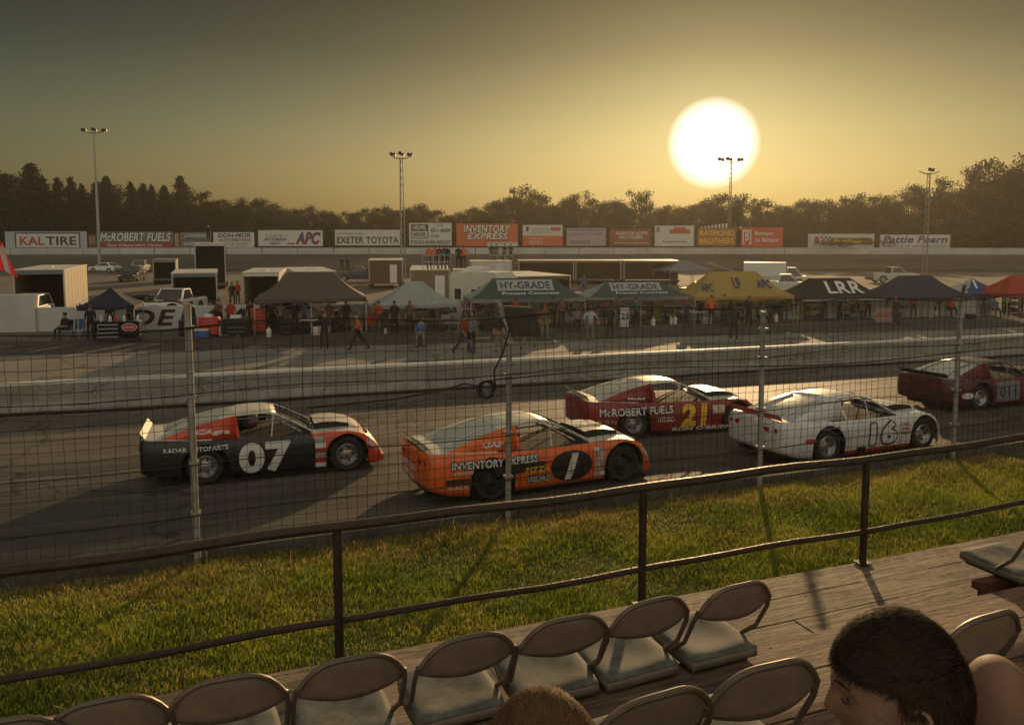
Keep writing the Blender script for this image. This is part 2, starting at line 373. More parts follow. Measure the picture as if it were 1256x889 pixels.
# board clamped on the third post, seen from behind
p = fence.location+U*FP[3]
t = thing('angled_board', 'dark tilted board clamped to the top of the fence post with the hanging cable', 'board', p+V3(0,.12,0)+V3(.02,0,2.62), A)
g = MB(); g.obox((.13,-.12,.10), (.22,.0,-.02), (0,.03,.0), (-.06,0,.20), M('board_back', (.06,.05,.04), .7)); g.build('panel', parent=t)
g = MB(); g.tube([(-.17,-.03,.33), (-.03,-.03,.0)], .017, 6, M('bright_strut', (.85,.84,.8), .3)); g.tube([(-.04,0,-.08),(-.06,-.1,-.25)], .02, 6, POSTM); g.build('bracket', parent=t)
# coil of cable
g = MB(); ctr = fence.location+U*(FP[3]-.34)-NV*.12
pts = [fence.location+U*(FP[3]+.02)-NV*.07+V3(0,0,2.7), fence.location+U*(FP[3]-.12)-NV*.1+V3(0,0,2.3)]
pts += [ctr+U*(.10)+V3(0,0,2.1)]
for k in range(46):
    a = k*.42; r = .105+.02*math.sin(k*.37); pts.append(ctr+U*(r*math.cos(a)+.02*math.sin(k*.2))+NV*(-.04+.001*k)+V3(0,0,1.86+r*math.sin(a)*1.0))
pts += [ctr-U*.3+V3(0,0,1.96), ctr-U*.6-NV*.02+V3(0,0,1.90), ctr-U*1.2-NV*.02+V3(0,0,1.83), ctr-U*2.3+V3(0,0,1.80)]
g.tube(pts, .012, 6, RUBBER); tag(g.build('cable_coil'), 'black cable looped in a coil on the wire mesh beside the middle post', 'cable')
g = MB(); g.tube([fence.location+U*(FP[3]-.3+s)-NV*.07+V3(0,0,1.97+.05*math.sin(s*.8)-.012*s) for s in np.arange(0, 14, .3)], .011, 6, RUBBER)
tag(g.build('power_cable'), 'black cable strung along the wire mesh to the right of the coil', 'cable')
# ---------------------------------------------------------------- far billboards
def board_mat(n, c): return M('board_'+n, c, .5, var=.10, scale=.8)
WB_, GB, RB, OB = board_mat('white', (.62,.62,.60)), board_mat('grey', (.16,.16,.16)), board_mat('red', (.30,.03,.025)), board_mat('orange', (.62,.11,.03))
INK = M('ink_black', (.015,.015,.018), .5, var=0); INKW = M('ink_white', (.72,.72,.70), .5, var=0); INKR = M('ink_red', (.45,.03,.03), .5, var=0)
INKN = M('ink_navy', (.02,.03,.14), .5, var=0); INKY = M('ink_yellow', (.75,.50,.04), .5, var=0); INKO = M('ink_orange', (.8,.2,.04), .5, var=0)
BP = []
def billboard(x0, x1, y0, y1, base, label, D=146.5, lines=(), pat=()):
    p0, p1 = atd(x0, y1, D), atd(x1, y1, D); w = p1.x-p0.x; zt = atd((x0+x1)/2, y0, D).z; zb = p0.z; h = zt-zb
    t = thing('billboard', label, 'billboard', V3((p0.x+p1.x)/2, D, 1.0), 0, 'advertising boards on the far wall'); z0 = zb-1.0
    m = MB().box(-w/2, w/2, 0, .12, z0, z0+h, base); m.build('panel', parent=t)
    for sx in (-.4, 0, .4):
        MB().box(w*sx-.08, w*sx+.08, .13, .28, -1.0, z0+h*.95, BROWN).build('post', parent=t)
    if pat:
        m = MB()
        for (a, b, c, d, mt) in pat: m.box((a-.5)*w, (b-.5)*w, -.02, -.001, z0+c*h, z0+d*h, mt)
        m.build('colour_field', parent=t)
    if lines:
        for ln in lines:
            m = MB(); s, a, b, c, d, mt = ln[:6]; sh = ln[6] if len(ln) > 6 else 0; bo = ln[7] if len(ln) > 7 else .03; ol = ln[8] if len(ln) > 8 else None
            if ol:
                for q, (ex, ez) in enumerate(outl(8, .085)): flat_text(m, s, (a-.5)*w+ex+.04, (b-.5)*w+ex+.04, z0+c*h+ez-.03, z0+d*h+ez-.03, -.022-.0012*q, ol, bo, sh)
            flat_text(m, s, (a-.5)*w, (b-.5)*w, z0+c*h, z0+d*h, -.034, mt, bo, sh)
            m.build('lettering', parent=t)
    return t
billboard(7,107,284,306, board_mat('pale', (.42,.46,.50)), 'wide pale blue-white board with red and black lettering in a black frame', lines=[('KAL',.18,.48,.24,.72,INKR,0,.06),('TIRE',.50,.87,.24,.72,INK,0,.06)],
  pat=[(.12,.92,.88,.94,INK),(.12,.92,.06,.12,INK),(.12,.135,.12,.88,INK),(.905,.92,.12,.88,INK),(.135,.905,.12,.88,WB_)])
billboard(108.5,119,287,304, BROWN, 'small brown board between the pale wide board and the red and grey board', lines=[('B&B',.15,.85,.3,.8,TAN)])
billboard(120.5,213,284,305, GB, 'dark grey and red board with white slanted lettering', pat=[(0,1,0,.36,RB)],
  lines=[('McROBERT FUELS',.03,.97,.42,.92,INKW,.25,.05,INK),('Your Independent Choice',.12,.85,.08,.30,INKW,.35,.01)])
billboard(214.5,219.5,286,303, TAN, 'narrow tan board standing between two grey boards')
billboard(221,259,285,303.5, GB, 'dull grey board with pale writing left of the dark open trailer', lines=[('CANADIAN',.15,.85,.68,.9,INKW,.2,.01),('Tire',.2,.8,.42,.6,INKN,.3,.02),('GARDENING',.12,.88,.14,.36,INKW,.2,.01)])
billboard(262,312,285,303.5, WB_, 'white board with navy and maroon lettering right of the dark open trailer', lines=[('DON-MOR',.12,.92,.66,.94,INKN,.1,.06),('AUTOMOTIVE',.12,.92,.38,.60,INKR,.1,.03),('SALES & SERVICE',.2,.85,.2,.3,INKN,0,.0),('519-555',.25,.8,.05,.14,INKR,0,.0)])
billboard(317,396,282.5,302, WB_, 'white board with a big red and navy slanted monogram', lines=[('AUTO SERVICE',.10,.40,.62,.74,INKR,.2,.0),('ACDelco',.08,.44,.34,.56,INKN,.25,.05),('PARTS',.18,.34,.1,.26,INKN,.2,.02),('APC',.58,.96,.14,.88,INKN,.3,.09,INKR)], pat=[(.45,.56,.1,.2,INKR)])
billboard(411,491.5,282,301, WB_, 'white board with heavy black lettering left of the lattice light mast', lines=[('EXETER TOYOTA',.03,.97,.12,.56,INK,0,.06),('Automotive Group',.04,.42,.66,.86,INKR,.3,.0)])
billboard(502,554,273.5,301, WB_, 'white board with a black boxed emblem and a phone number', D=147, lines=[('NIEUWEL',.10,.40,.70,.90,INKW,0,.05),('NIEUWEL',.10,.40,.38,.58,INK,0,.05),('451-4684',.50,.97,.58,.76,INK,0,.05),('.COM',.5,.7,.34,.48,INK,0,.04),('STORAGE & MOVING MADE EASY',.03,.97,.06,.22,INK,0,.03),('519',.66,.80,.84,.92,INK,0,.02)],
  pat=[(.05,.45,.64,.94,INK),(.05,.07,.32,.64,INK),(.43,.45,.32,.64,INK),(.05,.45,.30,.33,INK)])
billboard(560,635,274.5,302, OB, 'tall orange-red board with two lines of outlined white lettering', D=147, lines=[('INVENTORY',.12,.88,.62,.94,INKW,.15,.07,INK),('EXPRESS',.18,.84,.30,.60,INKW,.2,.07,INK),('LIQUIDATION SPECIALISTS',.45,.82,.22,.27,INK,0,.01)], pat=[(.5,1,.0,.18,WB_),(.5,1,.13,.145,INK)])
billboard(641,690,276,301.5, WB_, 'board with a white upper half and an orange lower half', D=147, pat=[(0,1,0,.48,OB),(.70,.95,.72,.88,INKR),(.09,.15,.7,.9,INK)], lines=[('CARSTAR COLLISION',.22,.66,.76,.84,INK,0,.0),('WELDING SUPPLIES',.22,.66,.62,.68,INK,0,.0),('VERNS',.16,.5,.30,.38,INKW,0,.02),('CLINTON 482-1202',.16,.5,.08,.24,INKW,0,.0)])
billboard(695,743,280,301.5, board_mat('mauve', (.40,.33,.38)), 'washed-out mauve board with faint dark writing', lines=[('COUNTRYWIDE',.1,.9,.60,.74,INKN,.1,.0),('FORD SALES LTD',.08,.6,.12,.3,INKN,.3,.02)], pat=[(.03,.97,.86,.92,BLUE)])
billboard(748,798,281,301.5, board_mat('rust', (.25,.07,.04)), 'rust-red board with two lines of small pale capitals', lines=[('GLENCOE AUTO',.14,.92,.66,.84,INKW,.1,.03),('RECYCLERS',.22,.8,.42,.6,INKW,.1,.03),('glencoeauto.com',.1,.94,.1,.24,INKW,.1,.01)])
billboard(803,851,277,302, WB_, 'pale board with a red saloon shape and small black writing', lines=[('LondonToyota',.2,.8,.14,.28,INK,.2,.02)], pat=[(.38,.90,.62,.82,INKR),(.48,.78,.82,.92,INKR),(.04,.12,.7,.95,GREYM)])
billboard(855.5,903,280,301.5, board_mat('burnt', (.40,.12,.03)), 'burnt orange board with large yellow capitals under a slatted gable', lines=[('RAYMOND',.06,.94,.56,.88,INKY,0,.03),('BROTHERS',.06,.94,.12,.44,INKY,0,.03)], pat=[(.08+.09*k,.13+.09*k,1.01,1.08+.03*k,INKW) for k in range(8)])
billboard(909,960,279,303, board_mat('vermilion', (.60,.07,.03)), 'vermilion board with white letters and a bracket emblem', lines=[('[B]',.03,.24,.14,.88,INKW,0,.05),('Bumper',.33,.78,.54,.80,INKW,0,.03),('to Bumper',.33,.92,.2,.48,INKW,0,.03)])
billboard(991,1072,287,304, WB_, 'low white board with a chequered round badge and gold lettering', lines=[('PartSource',.38,.93,.34,.62,INKY,.2,.05)], pat=[(.34,.96,.22,.72,BROWN),(.10,.16,.3,.8,INKR)]+[(.19+.03*i,.22+.03*i,.25+.14*j,.39+.14*j,INK if (i+j)%2 else INKW) for i in range(5) for j in range(4)])
billboard(1079,1165,288,305.5, WB_, 'low white board with slanted navy script, rightmost on the wall', lines=[('Pattie Pearn',.04,.96,.42,.92,INKN,.25,.03),('519.671.9144  pattiepearn.com',.04,.94,.1,.28,INK,.2,.0)])
# ---------------------------------------------------------------- trees
BARK = M('bark', (.06,.045,.03), .9, bump=.6, bscale=8)
LEAF = [M('leaf_a', (.018,.024,.008), .7, var=.45, scale=.5, trans=.4), M('leaf_b', (.028,.031,.010), .7, var=.45, scale=.5, trans=.45), M('leaf_c', (.013,.018,.008), .7, var=.3, scale=.5, trans=.25)]
NEED = [M('needle_a', (.010,.015,.008), .8, var=.3, scale=.6, trans=.1), M('needle_b', (.016,.022,.011), .8, var=.3, scale=.6, trans=.1)]
def leaf_mesh(name, P, Nn, size, mats, mi):
    n = len(P); a = RNG.normal(size=(n,3)); a /= np.linalg.norm(a, axis=1)[:,None]; b = np.cross(a, RNG.normal(size=(n,3))); b /= np.linalg.norm(b, axis=1)[:,None]
    s = size[:,None]; V = np.empty((n,4,3)); V[:,0] = P-a*s; V[:,1] = P+b*s*.55; V[:,2] = P+a*s; V[:,3] = P-b*s*.55
    me = bpy.data.meshes.new(name); me.vertices.add(n*4); me.vertices.foreach_set('co', V.ravel()); me.loops.add(n*4); me.loops.foreach_set('vertex_index', np.arange(n*4))
    me.polygons.add(n); me.polygons.foreach_set('loop_start', np.arange(n)*4); me.polygons.foreach_set('material_index', mi.astype(np.int32))
    for m in mats: me.materials.append(m)
    me.update(calc_edges=True); me.validate(); return me
def make_broad(seed, spread=1., airy=0.):
    r = np.random.default_rng(seed); m = MB()       # unit tree: height 1
    m.tube([(0,0,-.03),(.01,0,.2),(-.01,.01,.45),(.01,0,.7)], [.028,.022,.015,.006], 7, BARK)
    blobs = []
    nb = 26
    for k in range(nb):
        t = .25+.68*(k/nb)**.9; a = r.uniform(0, 6.28); rad = spread*(.27*math.sin(math.pi*min(1, (t-.1)/.95))+.03)*r.uniform(.4, 1.15)
        c = np.array([rad*math.cos(a), rad*math.sin(a), t]); m.tube([(0,0,t*.55), (c[0]*.5, c[1]*.5, t*.8), tuple(c)], [.012,.008,.003], 5, BARK)
        blobs.append((c, r.uniform(.055, .135)*(1-.25*(t > .8))))
    P = []; 
    for c, rr in blobs:
        n = int(420*(rr/.11)**2*(1-airy)); d = r.normal(size=(n,3)); d /= np.linalg.norm(d, axis=1)[:,None]
        q = c+d*rr*(r.uniform(.02, 1.25, n)**.55)[:,None]*np.array([1.15,1.15,.8])*(1+.25*np.sin(d[:,:1]*7+d[:,2:]*5)); P.append(q)
    P = np.concatenate(P); mi = np.where(r.uniform(0,1,len(P)) < .5+.25*np.sin(P[:,0]*22+P[:,2]*17), 0, 1)
    return m, leaf_mesh('crown', P, None, r.uniform(.008, .018, len(P)), [LEAF[seed % 3], LEAF[(seed+1) % 3]], mi)
def make_conifer(seed):
    r = np.random.default_rng(seed); m = MB(); m.tube([(0,0,-.03),(0,0,.5),(0,0,1)], [.02,.012,.003], 6, BARK); P = []
    z = .08
    while z < .985:
        R0 = .21*(1-z)**.75*r.uniform(.7,1.2)+.008; nb = 3
        for k in range(nb):
            a = r.uniform(0, 6.28); L_ = R0*r.uniform(.45, 1.25); n = int(14+150*L_/.2)
            t = r.uniform(.0, 1, n)**.8; w = .034*(1-t*.5)*min(1, L_/.08+.25); zz = z+r.uniform(-.02,.02)
            q = np.stack([np.cos(a)*L_*t, np.sin(a)*L_*t, zz-.30*L_*t+.28*L_*t*t], 1)+r.normal(size=(n,3))*w[:,None]*np.array([1,1,.75]); P.append(q)
        z += .012+.008*r.uniform()
    P = np.concatenate(P); return m, leaf_mesh('crown', P, None, r.uniform(.008, .018, len(P)), NEED, r.integers(0, 2, len(P)))
protos = {}
def tree_data(kind):
    if kind not in protos:
        m, lm = make_conifer(int(kind[1:])) if kind[0] == 'c' else make_broad(int(kind[1:]), 1.0 if kind[0] == 'b' else 1.25, .0 if kind[0] == 'b' else .35)
        o = m.build('trunk', smooth=True); tm = o.data; bpy.data.objects.remove(o); protos[kind] = (tm, lm)
    return protos[kind]
def tree(px, ytop, D, kind, label, wid=1., name='tree'):
    top = atd(px, ytop, D); base = -.3; h = top.z-base
    t = thing(name, label, 'tree', V3(top.x, D, base), random.uniform(0, 6.28), 'trees beyond the far wall'); t.scale = (h*wid, h*wid, h)
    for nm, me in zip(('trunk', 'crown'), tree_data(kind)):
        o = bpy.data.objects.new(nm, me); C.objects.link(o); o.parent = t
    return t
def behind(px):
    kv = min(BP, key=lambda kv: 0 if kv[1] <= px <= kv[2] else min(abs(px-kv[1]), abs(px-kv[2])))
    return kv[0], 0
for nm_, a_, b_ in (('pale framed board',0,108),('red and grey board',120,213),('dull grey board',220,259),('navy-lettered white board',262,312),('monogram board',317,396),('heavy black-lettered board',411,492),('phone number board',502,554),('tall orange board',560,635),('white-over-orange board',641,690),('mauve board',695,743),('rust-red board',748,798),('red saloon board',803,851),('burnt orange board',855,903),('vermilion board',909,960),('chequered badge board',991,1072),('rightmost board',1079,1165)): BP.append((nm_, a_, b_))
BK = 0
con = [(-14,200),(12,206),(36,204),(52,222),(70,219),(86,224),(100,227),(118,226),(130,221),(147,230),(160,227),(176,229),(186,225),(201,230),(221,219),(236,236)]
dec = [(250,244),(268,243),(287,247),(304,245),(322,243),(338,250),(356,254),(375,252),(394,256),(413,255),(432,254),(452,257),(470,253),(490,252),(508,247),(527,252),(548,258),(566,255),(584,254),(604,252),(622,243),(641,226),(658,236),(676,246),(694,244),(712,234),(730,240),(748,249),(765,243),(786,231),(804,246),(824,253),(842,250),(862,247),(884,240),(905,236),(926,243),(948,252),(966,251),(985,246),(1004,241),(1022,244),(1043,240),(1062,238),(1080,240),(1100,233),(1118,236),(1140,217),(1160,228),(1180,230),(1204,196),(1226,214),(1246,186),(1270,196),(1300,200)]
seen = {}
for i, (px, y) in enumerate(con+dec):
    y += random.uniform(-5, 7) if i < len(con) and px > 60 and px not in (221,) else random.uniform(-3, 6)*(1 if y > 237 else .2)
    isc = i < len(con); bl, off = behind(px); k = seen.setdefault((bl, isc, isc or y < 232), 0); seen[(bl, isc, isc or y < 232)] += 1
    ordn = ['first', 'second', 'third', 'fourth', 'fifth', 'sixth', 'seventh', 'eighth', 'ninth', 'tenth', 'eleventh', 'twelfth'][k]
    kd = 'dark pointed conifer' if isc else ('tall open-crowned tree' if y < 232 else 'rounded leafy tree')
    if isc and px < 60 : kind = ['c1','b5','c2','c3'][i % 4]
    elif isc: kind = ['c1','c2','c4','b4','c3','c5'][i % 6]
    else: kind = ['a2','a4','a6'][i % 3] if y < 236 else ['b1','b2','b3','b4','b5'][i % 5]
    tree(px, y-3, 163+(i*7) % 13, kind, f'{ordn} {kd} from the left behind the {bl}', wid=((random.uniform(1.1,1.7)) if isc else random.uniform(.9,1.3))*(1 if y > 235 else .82), name='conifer_tree' if isc else 'broadleaf_tree')
# mass of undergrowth filling the gaps
n = 90000; x = RNG.uniform(-150, 165, n); yy = RNG.uniform(166, 186, n)
hp = np.interp(628+986*x/170, [-200,0,230,300,420,560,640,800,940,1100,1200,1400],[5.5,5.5,5.5,5.5,5,4.5,5,5,5.5,6,6.5,7])+1.4*np.sin(x*.45)+.8*np.sin(x*1.3+1)
z = -.5+hp*RNG.uniform(0, 1, n)**.8; P = np.stack([x, yy, z], 1)
me = leaf_mesh('far_wood', P, None, RNG.uniform(.22, .5, n), LEAF, RNG.integers(0, 3, n)); o = bpy.data.objects.new('far_wood', me); C.objects.link(o); o['kind'] = 'stuff'; o['label'] = 'dense dark undergrowth filling the tree line behind the boards'
# hedge-like bushes showing between boards
for px, y, w, c in ((1010,283,1.9,'sunlit bush above the low white board with a chequered badge'),(1055,281,1.6,'second sunlit bush above the low white board with a chequered badge'),(1198,262,2.,'bush right of the rightmost board, under the tall tree'),(1232,268,2.,'bush at the right end of the far wall')):
    t = tree(px, y, 153, 'b3', c, w*2.0, 'bush'); t['category'] = 'bush'
# ---------------------------------------------------------------- floodlight masts
def mast(px, ytop, D, label, lattice, heads, base=-.3, name='floodlight_mast'):
    top = atd(px, ytop, D); h = top.z-base; t = thing(name, label, 'light mast', V3(top.x, D, base), 0, 'floodlight masts round the track'); m = MB()
    if lattice:
        w0, w1 = .38, .2
        for k in range(3):
            a = k*2.094+.4; m.tube([(w0*math.cos(a), w0*math.sin(a), 0), (w1*math.cos(a), w1*math.sin(a), h-.3)], .045, 5, STEEL)
        n = int(h/.9)
        for i in range(n):
            for k in range(3):
                a, b = k*2.094+.4, (k+1)*2.094+.4; z0, z1 = i*(h-.3)/n, (i+1)*(h-.3)/n; w = w0+(w1-w0)*i/n
                m.tube([(w*math.cos(a), w*math.sin(a), z0), (w*math.cos(b), w*math.sin(b), z1)], .022, 4, STEEL)
    else: m.tube([(0,0,0),(0,0,h*.5),(0,0,h-.2)], [.26,.19,.10], 10, M('mast_concrete', (.40,.38,.35), .8))
    m.build('pole', parent=t, smooth=not lattice)
    w = D*.0125; MB().tube([(-w,0,h-.15),(-w*.4,0,h-.45),(w*.4,0,h-.45),(w,0,h-.15)], .06, 6, DARKST).build('crossarm', parent=t)
    for k, hx in enumerate(heads):
        q = MB(); f_ = D/133*.72; pr = [(a_*f_, b_*f_) for a_, b_ in ((.02,-.35),(.20,-.25),(.34,.05),(.42,.34),(.40,.36),(.02,.30))]; q.lathe(pr, 12, 'y', DARKST, (hx*w-.3*f_, -.1, h+.12+.1*math.sin(k*2))); q.lathe(pr, 12, 'x', DARKST, (hx*w+.28*f_, .1, h+.05)); q.tube([(hx*w,0,h-.2),(hx*w,0,h+.1)], .05, 5, DARKST)
        q.build('lamp_head', parent=t, smooth=True)
    return t
mast(115, 160, 133, 'tall smooth pole floodlight mast with three lamp heads at the far left', False, (-1,0,1), -.3)
mast(492, 190, 96, 'lattice floodlight mast standing in the infield left of centre', True, (-.85,0,.85), -.7)
mast(897, 196, 150, 'lattice floodlight mast silhouetted against the sun', True, (-1,-.2,.9), .5)
mast(1140, 209, 104, 'lattice floodlight mast in front of the trees on the right', True, (.2,), -.7)
# ---------------------------------------------------------------- people
def skin_person(J, E, Rad, tags):
    me = bpy.data.meshes.new('p'); me.from_pydata(J, E, []); o = bpy.data.objects.new('p', me); C.objects.link(o)
    md = o.modifiers.new('s', 'SKIN'); md.use_smooth_shade = True; ss = o.modifiers.new('u', 'SUBSURF'); ss.levels = 1; ss.render_levels = 1
    for i, r in enumerate(Rad): me.skin_vertices[0].data[i].radius = (r[0], r[1]) if isinstance(r, tuple) else (r, r)
    me.skin_vertices[0].data[0].use_root = True
    dg = bpy.context.evaluated_depsgraph_get(); ev = o.evaluated_get(dg); m2 = bpy.data.meshes.new_from_object(ev); bpy.data.objects.remove(o)
    mi = []
    for p in m2.polygons:
        c = p.center; best = (9, 0)
        for k, (a, b) in enumerate(E):
            A_, B_ = Vector(J[a]), Vector(J[b]); d = B_-A_; t = max(0, min(1, (c-A_).dot(d)/max(d.length_squared, 1e-9))); q = (c-A_-d*t).length/(max(.02, (Rad[a][0] if isinstance(Rad[a], tuple) else Rad[a])))
            if q < best[0]: best = (q, tags[k])
        mi.append(best[1])
    for _ in range(4): m2.materials.append(None)
    m2.polygons.foreach_set('material_index', mi); m2.polygons.foreach_set('use_smooth', [True]*len(mi)); return m2
# joints: pelvis, chest, neck, head, headtop, nose | arms | legs.  faces -Y
def pose(kind):
    sit = kind.startswith('sit'); pz = .52 if sit else .95
    lean = .08 if kind == 'walk' else (.12 if kind == 'lean' else 0); dz = pz-.95
    J = [(0,0,pz), (0,-lean*.5,pz+.22), (0,-lean,pz+.46), (0,-lean-.01,pz+.57), (0,-lean-.03,pz+.68), (0,-lean-.02,pz+.80), (0,-lean-.115,pz+.68)]
    E = [(0,1),(1,2),(2,3),(3,4),(4,5),(4,6)]; T = [1,1,0,0,0,0]
    Rd = [(.15,.11), (.14,.10), (.16,.10), .055, (.085,.10), (.07,.085), .018]
    def chain(start, pts, rad, tg):
        prev = start
        for p, r, t in zip(pts, rad, tg): J.append(p); Rd.append(r); E.append((prev, len(J)-1)); T.append(t); prev = len(J)-1
    sh = pz+.44
    for s in (-1, 1):
        x = .19*s
        arm = {'stand': [(x,-lean,sh),(.23*s,.02,sh-.30),(.23*s,-.08,sh-.55),(.23*s,-.10,sh-.64)], 'walk': [(x,-lean,sh),(.24*s,.10*s,sh-.29),(.24*s,.20*s-.06,sh-.50),(.24*s,.24*s-.10,sh-.58)],
               'hips': [(x,0,sh),(.36*s,.06,sh-.24),(.20*s,-.02,sh-.42),(.15*s,-.05,sh-.45)], 'lean': [(x,-lean,sh),(.22*s,-.22,sh-.24),(.16*s,-.45,sh-.22),(.14*s,-.53,sh-.21)],
               'sit': [(x,0,sh),(.23*s,-.06,sh-.28),(.16*s,-.30,sh-.34),(.13*s,-.38,sh-.34)], 'point': [(x,0,sh),(.3*s,-.1,sh-.2) if s<0 else (.3,-.12,sh+.08),(.2*s,-.3,sh-.1) if s<0 else (.32,-.28,sh+.28),(.15*s,-.36,sh-.04) if s<0 else (.3,-.3,sh+.37)]}[kind if kind in ('stand','walk','hips','lean','sit','point') else 'stand']
        chain(2, arm, [.07,.048,.038,.04], [1,1,0,0])
        hx = .10*s
        if sit: leg = [(hx,-.06,pz),(hx*1.6,-.48,pz+.0),(hx*1.7,-.50,.10),(hx*1.7,-.52,.05),(hx*1.8,-.68,.04)]
        elif kind == 'walk': leg = [(hx,0,pz-.08),(hx,-.20*s-.05,.50),(hx,-.36*s+.05*(1-s),.12),(hx,-.38*s+.05*(1-s),.06),(hx,-.38*s-.14+.05*(1-s),.04)]
        else: leg = [(hx,0,pz-.08),(hx*1.3,-.03,.50),(hx*1.4,.01,.10),(hx*1.4,.01,.05),(hx*1.6,-.15,.04)]
        chain(0, leg, [.095,.062,.048,.045,.04], [2,2,2,2,3])
    return J, E, Rd, T
PD = {}
def person_mesh(kind):
    if kind not in PD:
        J, E, Rd, T = pose(kind); T = list(T); PD[kind] = (skin_person(J, E, Rd, T), J)
    return PD[kind]
SKIN = M('skin', (.32,.17,.11), .55, var=.08); HAIRM = M('hair_dark', (.025,.017,.012), .7); HAIRB = M('hair_brown', (.09,.055,.03), .7)
DENIM = M('denim', (.03,.045,.09), .8); KHAKI = M('khaki', (.22,.18,.12), .8); BLKC = M('black_cloth', (.015,.015,.017), .85); SHOE = M('shoe', (.03,.03,.03), .6)
TEAL = M('teal_cloth', (.03,.12,.16), .8); REDC = M('red_cloth', (.36,.03,.02), .8); ORC = M('orange_cloth', (.62,.14,.04), .8); WHC = M('white_cloth', (.55,.55,.53), .8); GRC = M('grey_cloth', (.18,.18,.18), .8); BLC = M('blue_cloth', (.06,.14,.30), .8)
def person(loc, kind, shirt, pants, rz, label, hair='hair', group=None, sc=1.0, capm=None):
    base, J = person_mesh(kind); me = base.copy()
    for i, m in enumerate((SKIN, shirt, pants, SHOE)): me.materials[i] = m
    o = bpy.data.objects.new('person', me); C.objects.link(o); place(o, loc, rz); o.scale = (sc, sc, sc); tag(o, label, 'person', group)
    h = Vector(J[4]); m = MB(); rows = []
    for i in range(6):
        ph = i/5*1.75; rows.append([(h.x+.088*math.sin(ph)*math.cos(t), h.y+.012+.108*math.sin(ph)*math.sin(t)+(.02 if math.sin(t) > 0 else .0), h.z+.045+.10*math.cos(ph)-(.06*max(0, math.sin(t)) if i > 3 else 0)) for t in [k*math.pi/6 for k in range(12)]])
    m.grid(rows, wrap=True)
    if hair == 'cap': m.box(h.x-.05, h.x+.05, h.y-.19, h.y-.09, h.z+.05, h.z+.065)
    c = m.build('cap' if hair == 'cap' else 'hair', capm or (HAIRM if hair == 'hair' else REDC if hair == 'cap' else HAIRB), o, smooth=True); return o
def pin(px, py, z=-.69): return gnd(px, py, z)
def FX(px, D, z=-.69): p = atd(px, 400, D); p.z = z; return p
# ---------------------------------------------------------------- tents
def tent(px0, px1, yeave, ypeak, D, cloth, label, lines=(), rz=R(13), depth=3., legs=True, name='canopy_tent', curve=.12, val=None, val_lines=(), side=None, group='canopy tents in the pits', base=-.69):
    c, s = math.cos(rz), math.sin(rz); p0 = atd(px0, yeave, D); k = (px1-CX)/FPX; w = (k*p0.y-p0.x)/(c-k*s)
    ze = p0.z-base; wm = p0+V3(c*w/2, s*w/2); cen = wm+V3(-s*depth/2, c*depth/2); zp = atd((px0+px1)/2, ypeak, cen.y).z-base
    t = thing(name, label, 'tent', V3(p0.x, p0.y, base), rz, group); v = .22
    r0, r1 = (depth/2, w-depth/2) if w > depth+.6 else (w/2, w/2)
    m = MB(); n = 8
    def edge(a, b, q):     # canopy line from eave point a to ridge point b
        a, b = Vector(a), Vector(b); r = a.lerp(b, q); r.z = a.z+(b.z-a.z)*(q-curve*math.sin(math.pi*q)); return r
    Rl, Rr = (r0, depth/2, zp), (r1, depth/2, zp); e = ze+.0
    cs = [(0,0,e),(w,0,e),(w,depth,e),(0,depth,e)]; rd = [Rl, Rr, Rr, Rl]
    for i in range(4):
        a, b = cs[i], cs[(i+1)%4]; ra, rb = rd[i], rd[(i+1)%4]; sm = side if (side and i == 3) else cloth
        m.grid([[edge(Vector(a).lerp(Vector(b), j/6), Vector(ra).lerp(Vector(rb), j/6), q/n)-V3(0,0,(.05*math.sin(math.pi*j/6)*(1-q/n))) for j in range(7)] for q in range(n+1)], sm)
    m.build('canopy', parent=t, smooth=True)
    m = MB()
    for i in range(4):
        a, b = Vector(cs[i]), Vector(cs[(i+1)%4]); m.grid([[a.lerp(b, j/6)+V3(0,0,-.05*math.sin(math.pi*j/6)) for j in range(7)], [a.lerp(b, j/6)+V3(0,0,-v-.03*math.sin(j*2.1)) for j in range(7)]], val or cloth)
    m.build('valance', parent=t)
    lx = [0, w] if w < 4.4 else [0, w/2, w]
    for x in lx:
        for y in (.03, depth-.03):
            xx = min(max(x, .03), w-.03); MB().box(xx-.025, xx+.025, y-.025, y+.025, 0, ze-.05, ALU).build('leg', parent=t)
    m = MB()
    for y in (.04, depth-.04):
        for i in range(len(lx)-1):
            a, b = lx[i], lx[i+1]; m.tube([(a,y,ze-.45),((a+b)/2,y,ze-.12),(b,y,ze-.45)], .012, 4, ALU); m.tube([(a,y,ze-.12),((a+b)/2,y,ze-.45),(b,y,ze-.12)], .012, 4, ALU)
    m.build('truss', parent=t)
    if lines or val_lines:
        m = MB()
        for (tx, a, b, q0, q1, mt, *rest) in lines:
            sh = rest[0] if rest else 0; bo = rest[1] if len(rest) > 1 else .03; bg = rest[2] if len(rest) > 2 else None
            def fn(u, vv, off=.03):
                q = q0+vv*(q1-q0); x = r0*q+(a+u*(b-a))*(w-2*r0*q)-0 if r1 > r0 else a*w+u*(b-a)*w
                x = a*w+u*(b-a)*w; y = q*depth/2; return (x, y-off*.7, e+(zp-e)*(q-curve*math.sin(math.pi*q))+off)
            if bg: m.grid([[fn(-.06+1.12*i/6, -.25+1.5*j/4, .02) for i in range(7)] for j in range(5)], bg)
            put_text(m, tx, fn, mt, bo, sh)
        for (tx, a, b, mt) in val_lines: flat_text(m, tx, a*w, b*w, e-v+.04, e-.08, -.02, mt, .02)
        m.build('lettering', parent=t)
    return t
TC = lambda n, c, v=.12: M('cloth_'+n, c, .75, var=v, scale=1.5, trans=.18)
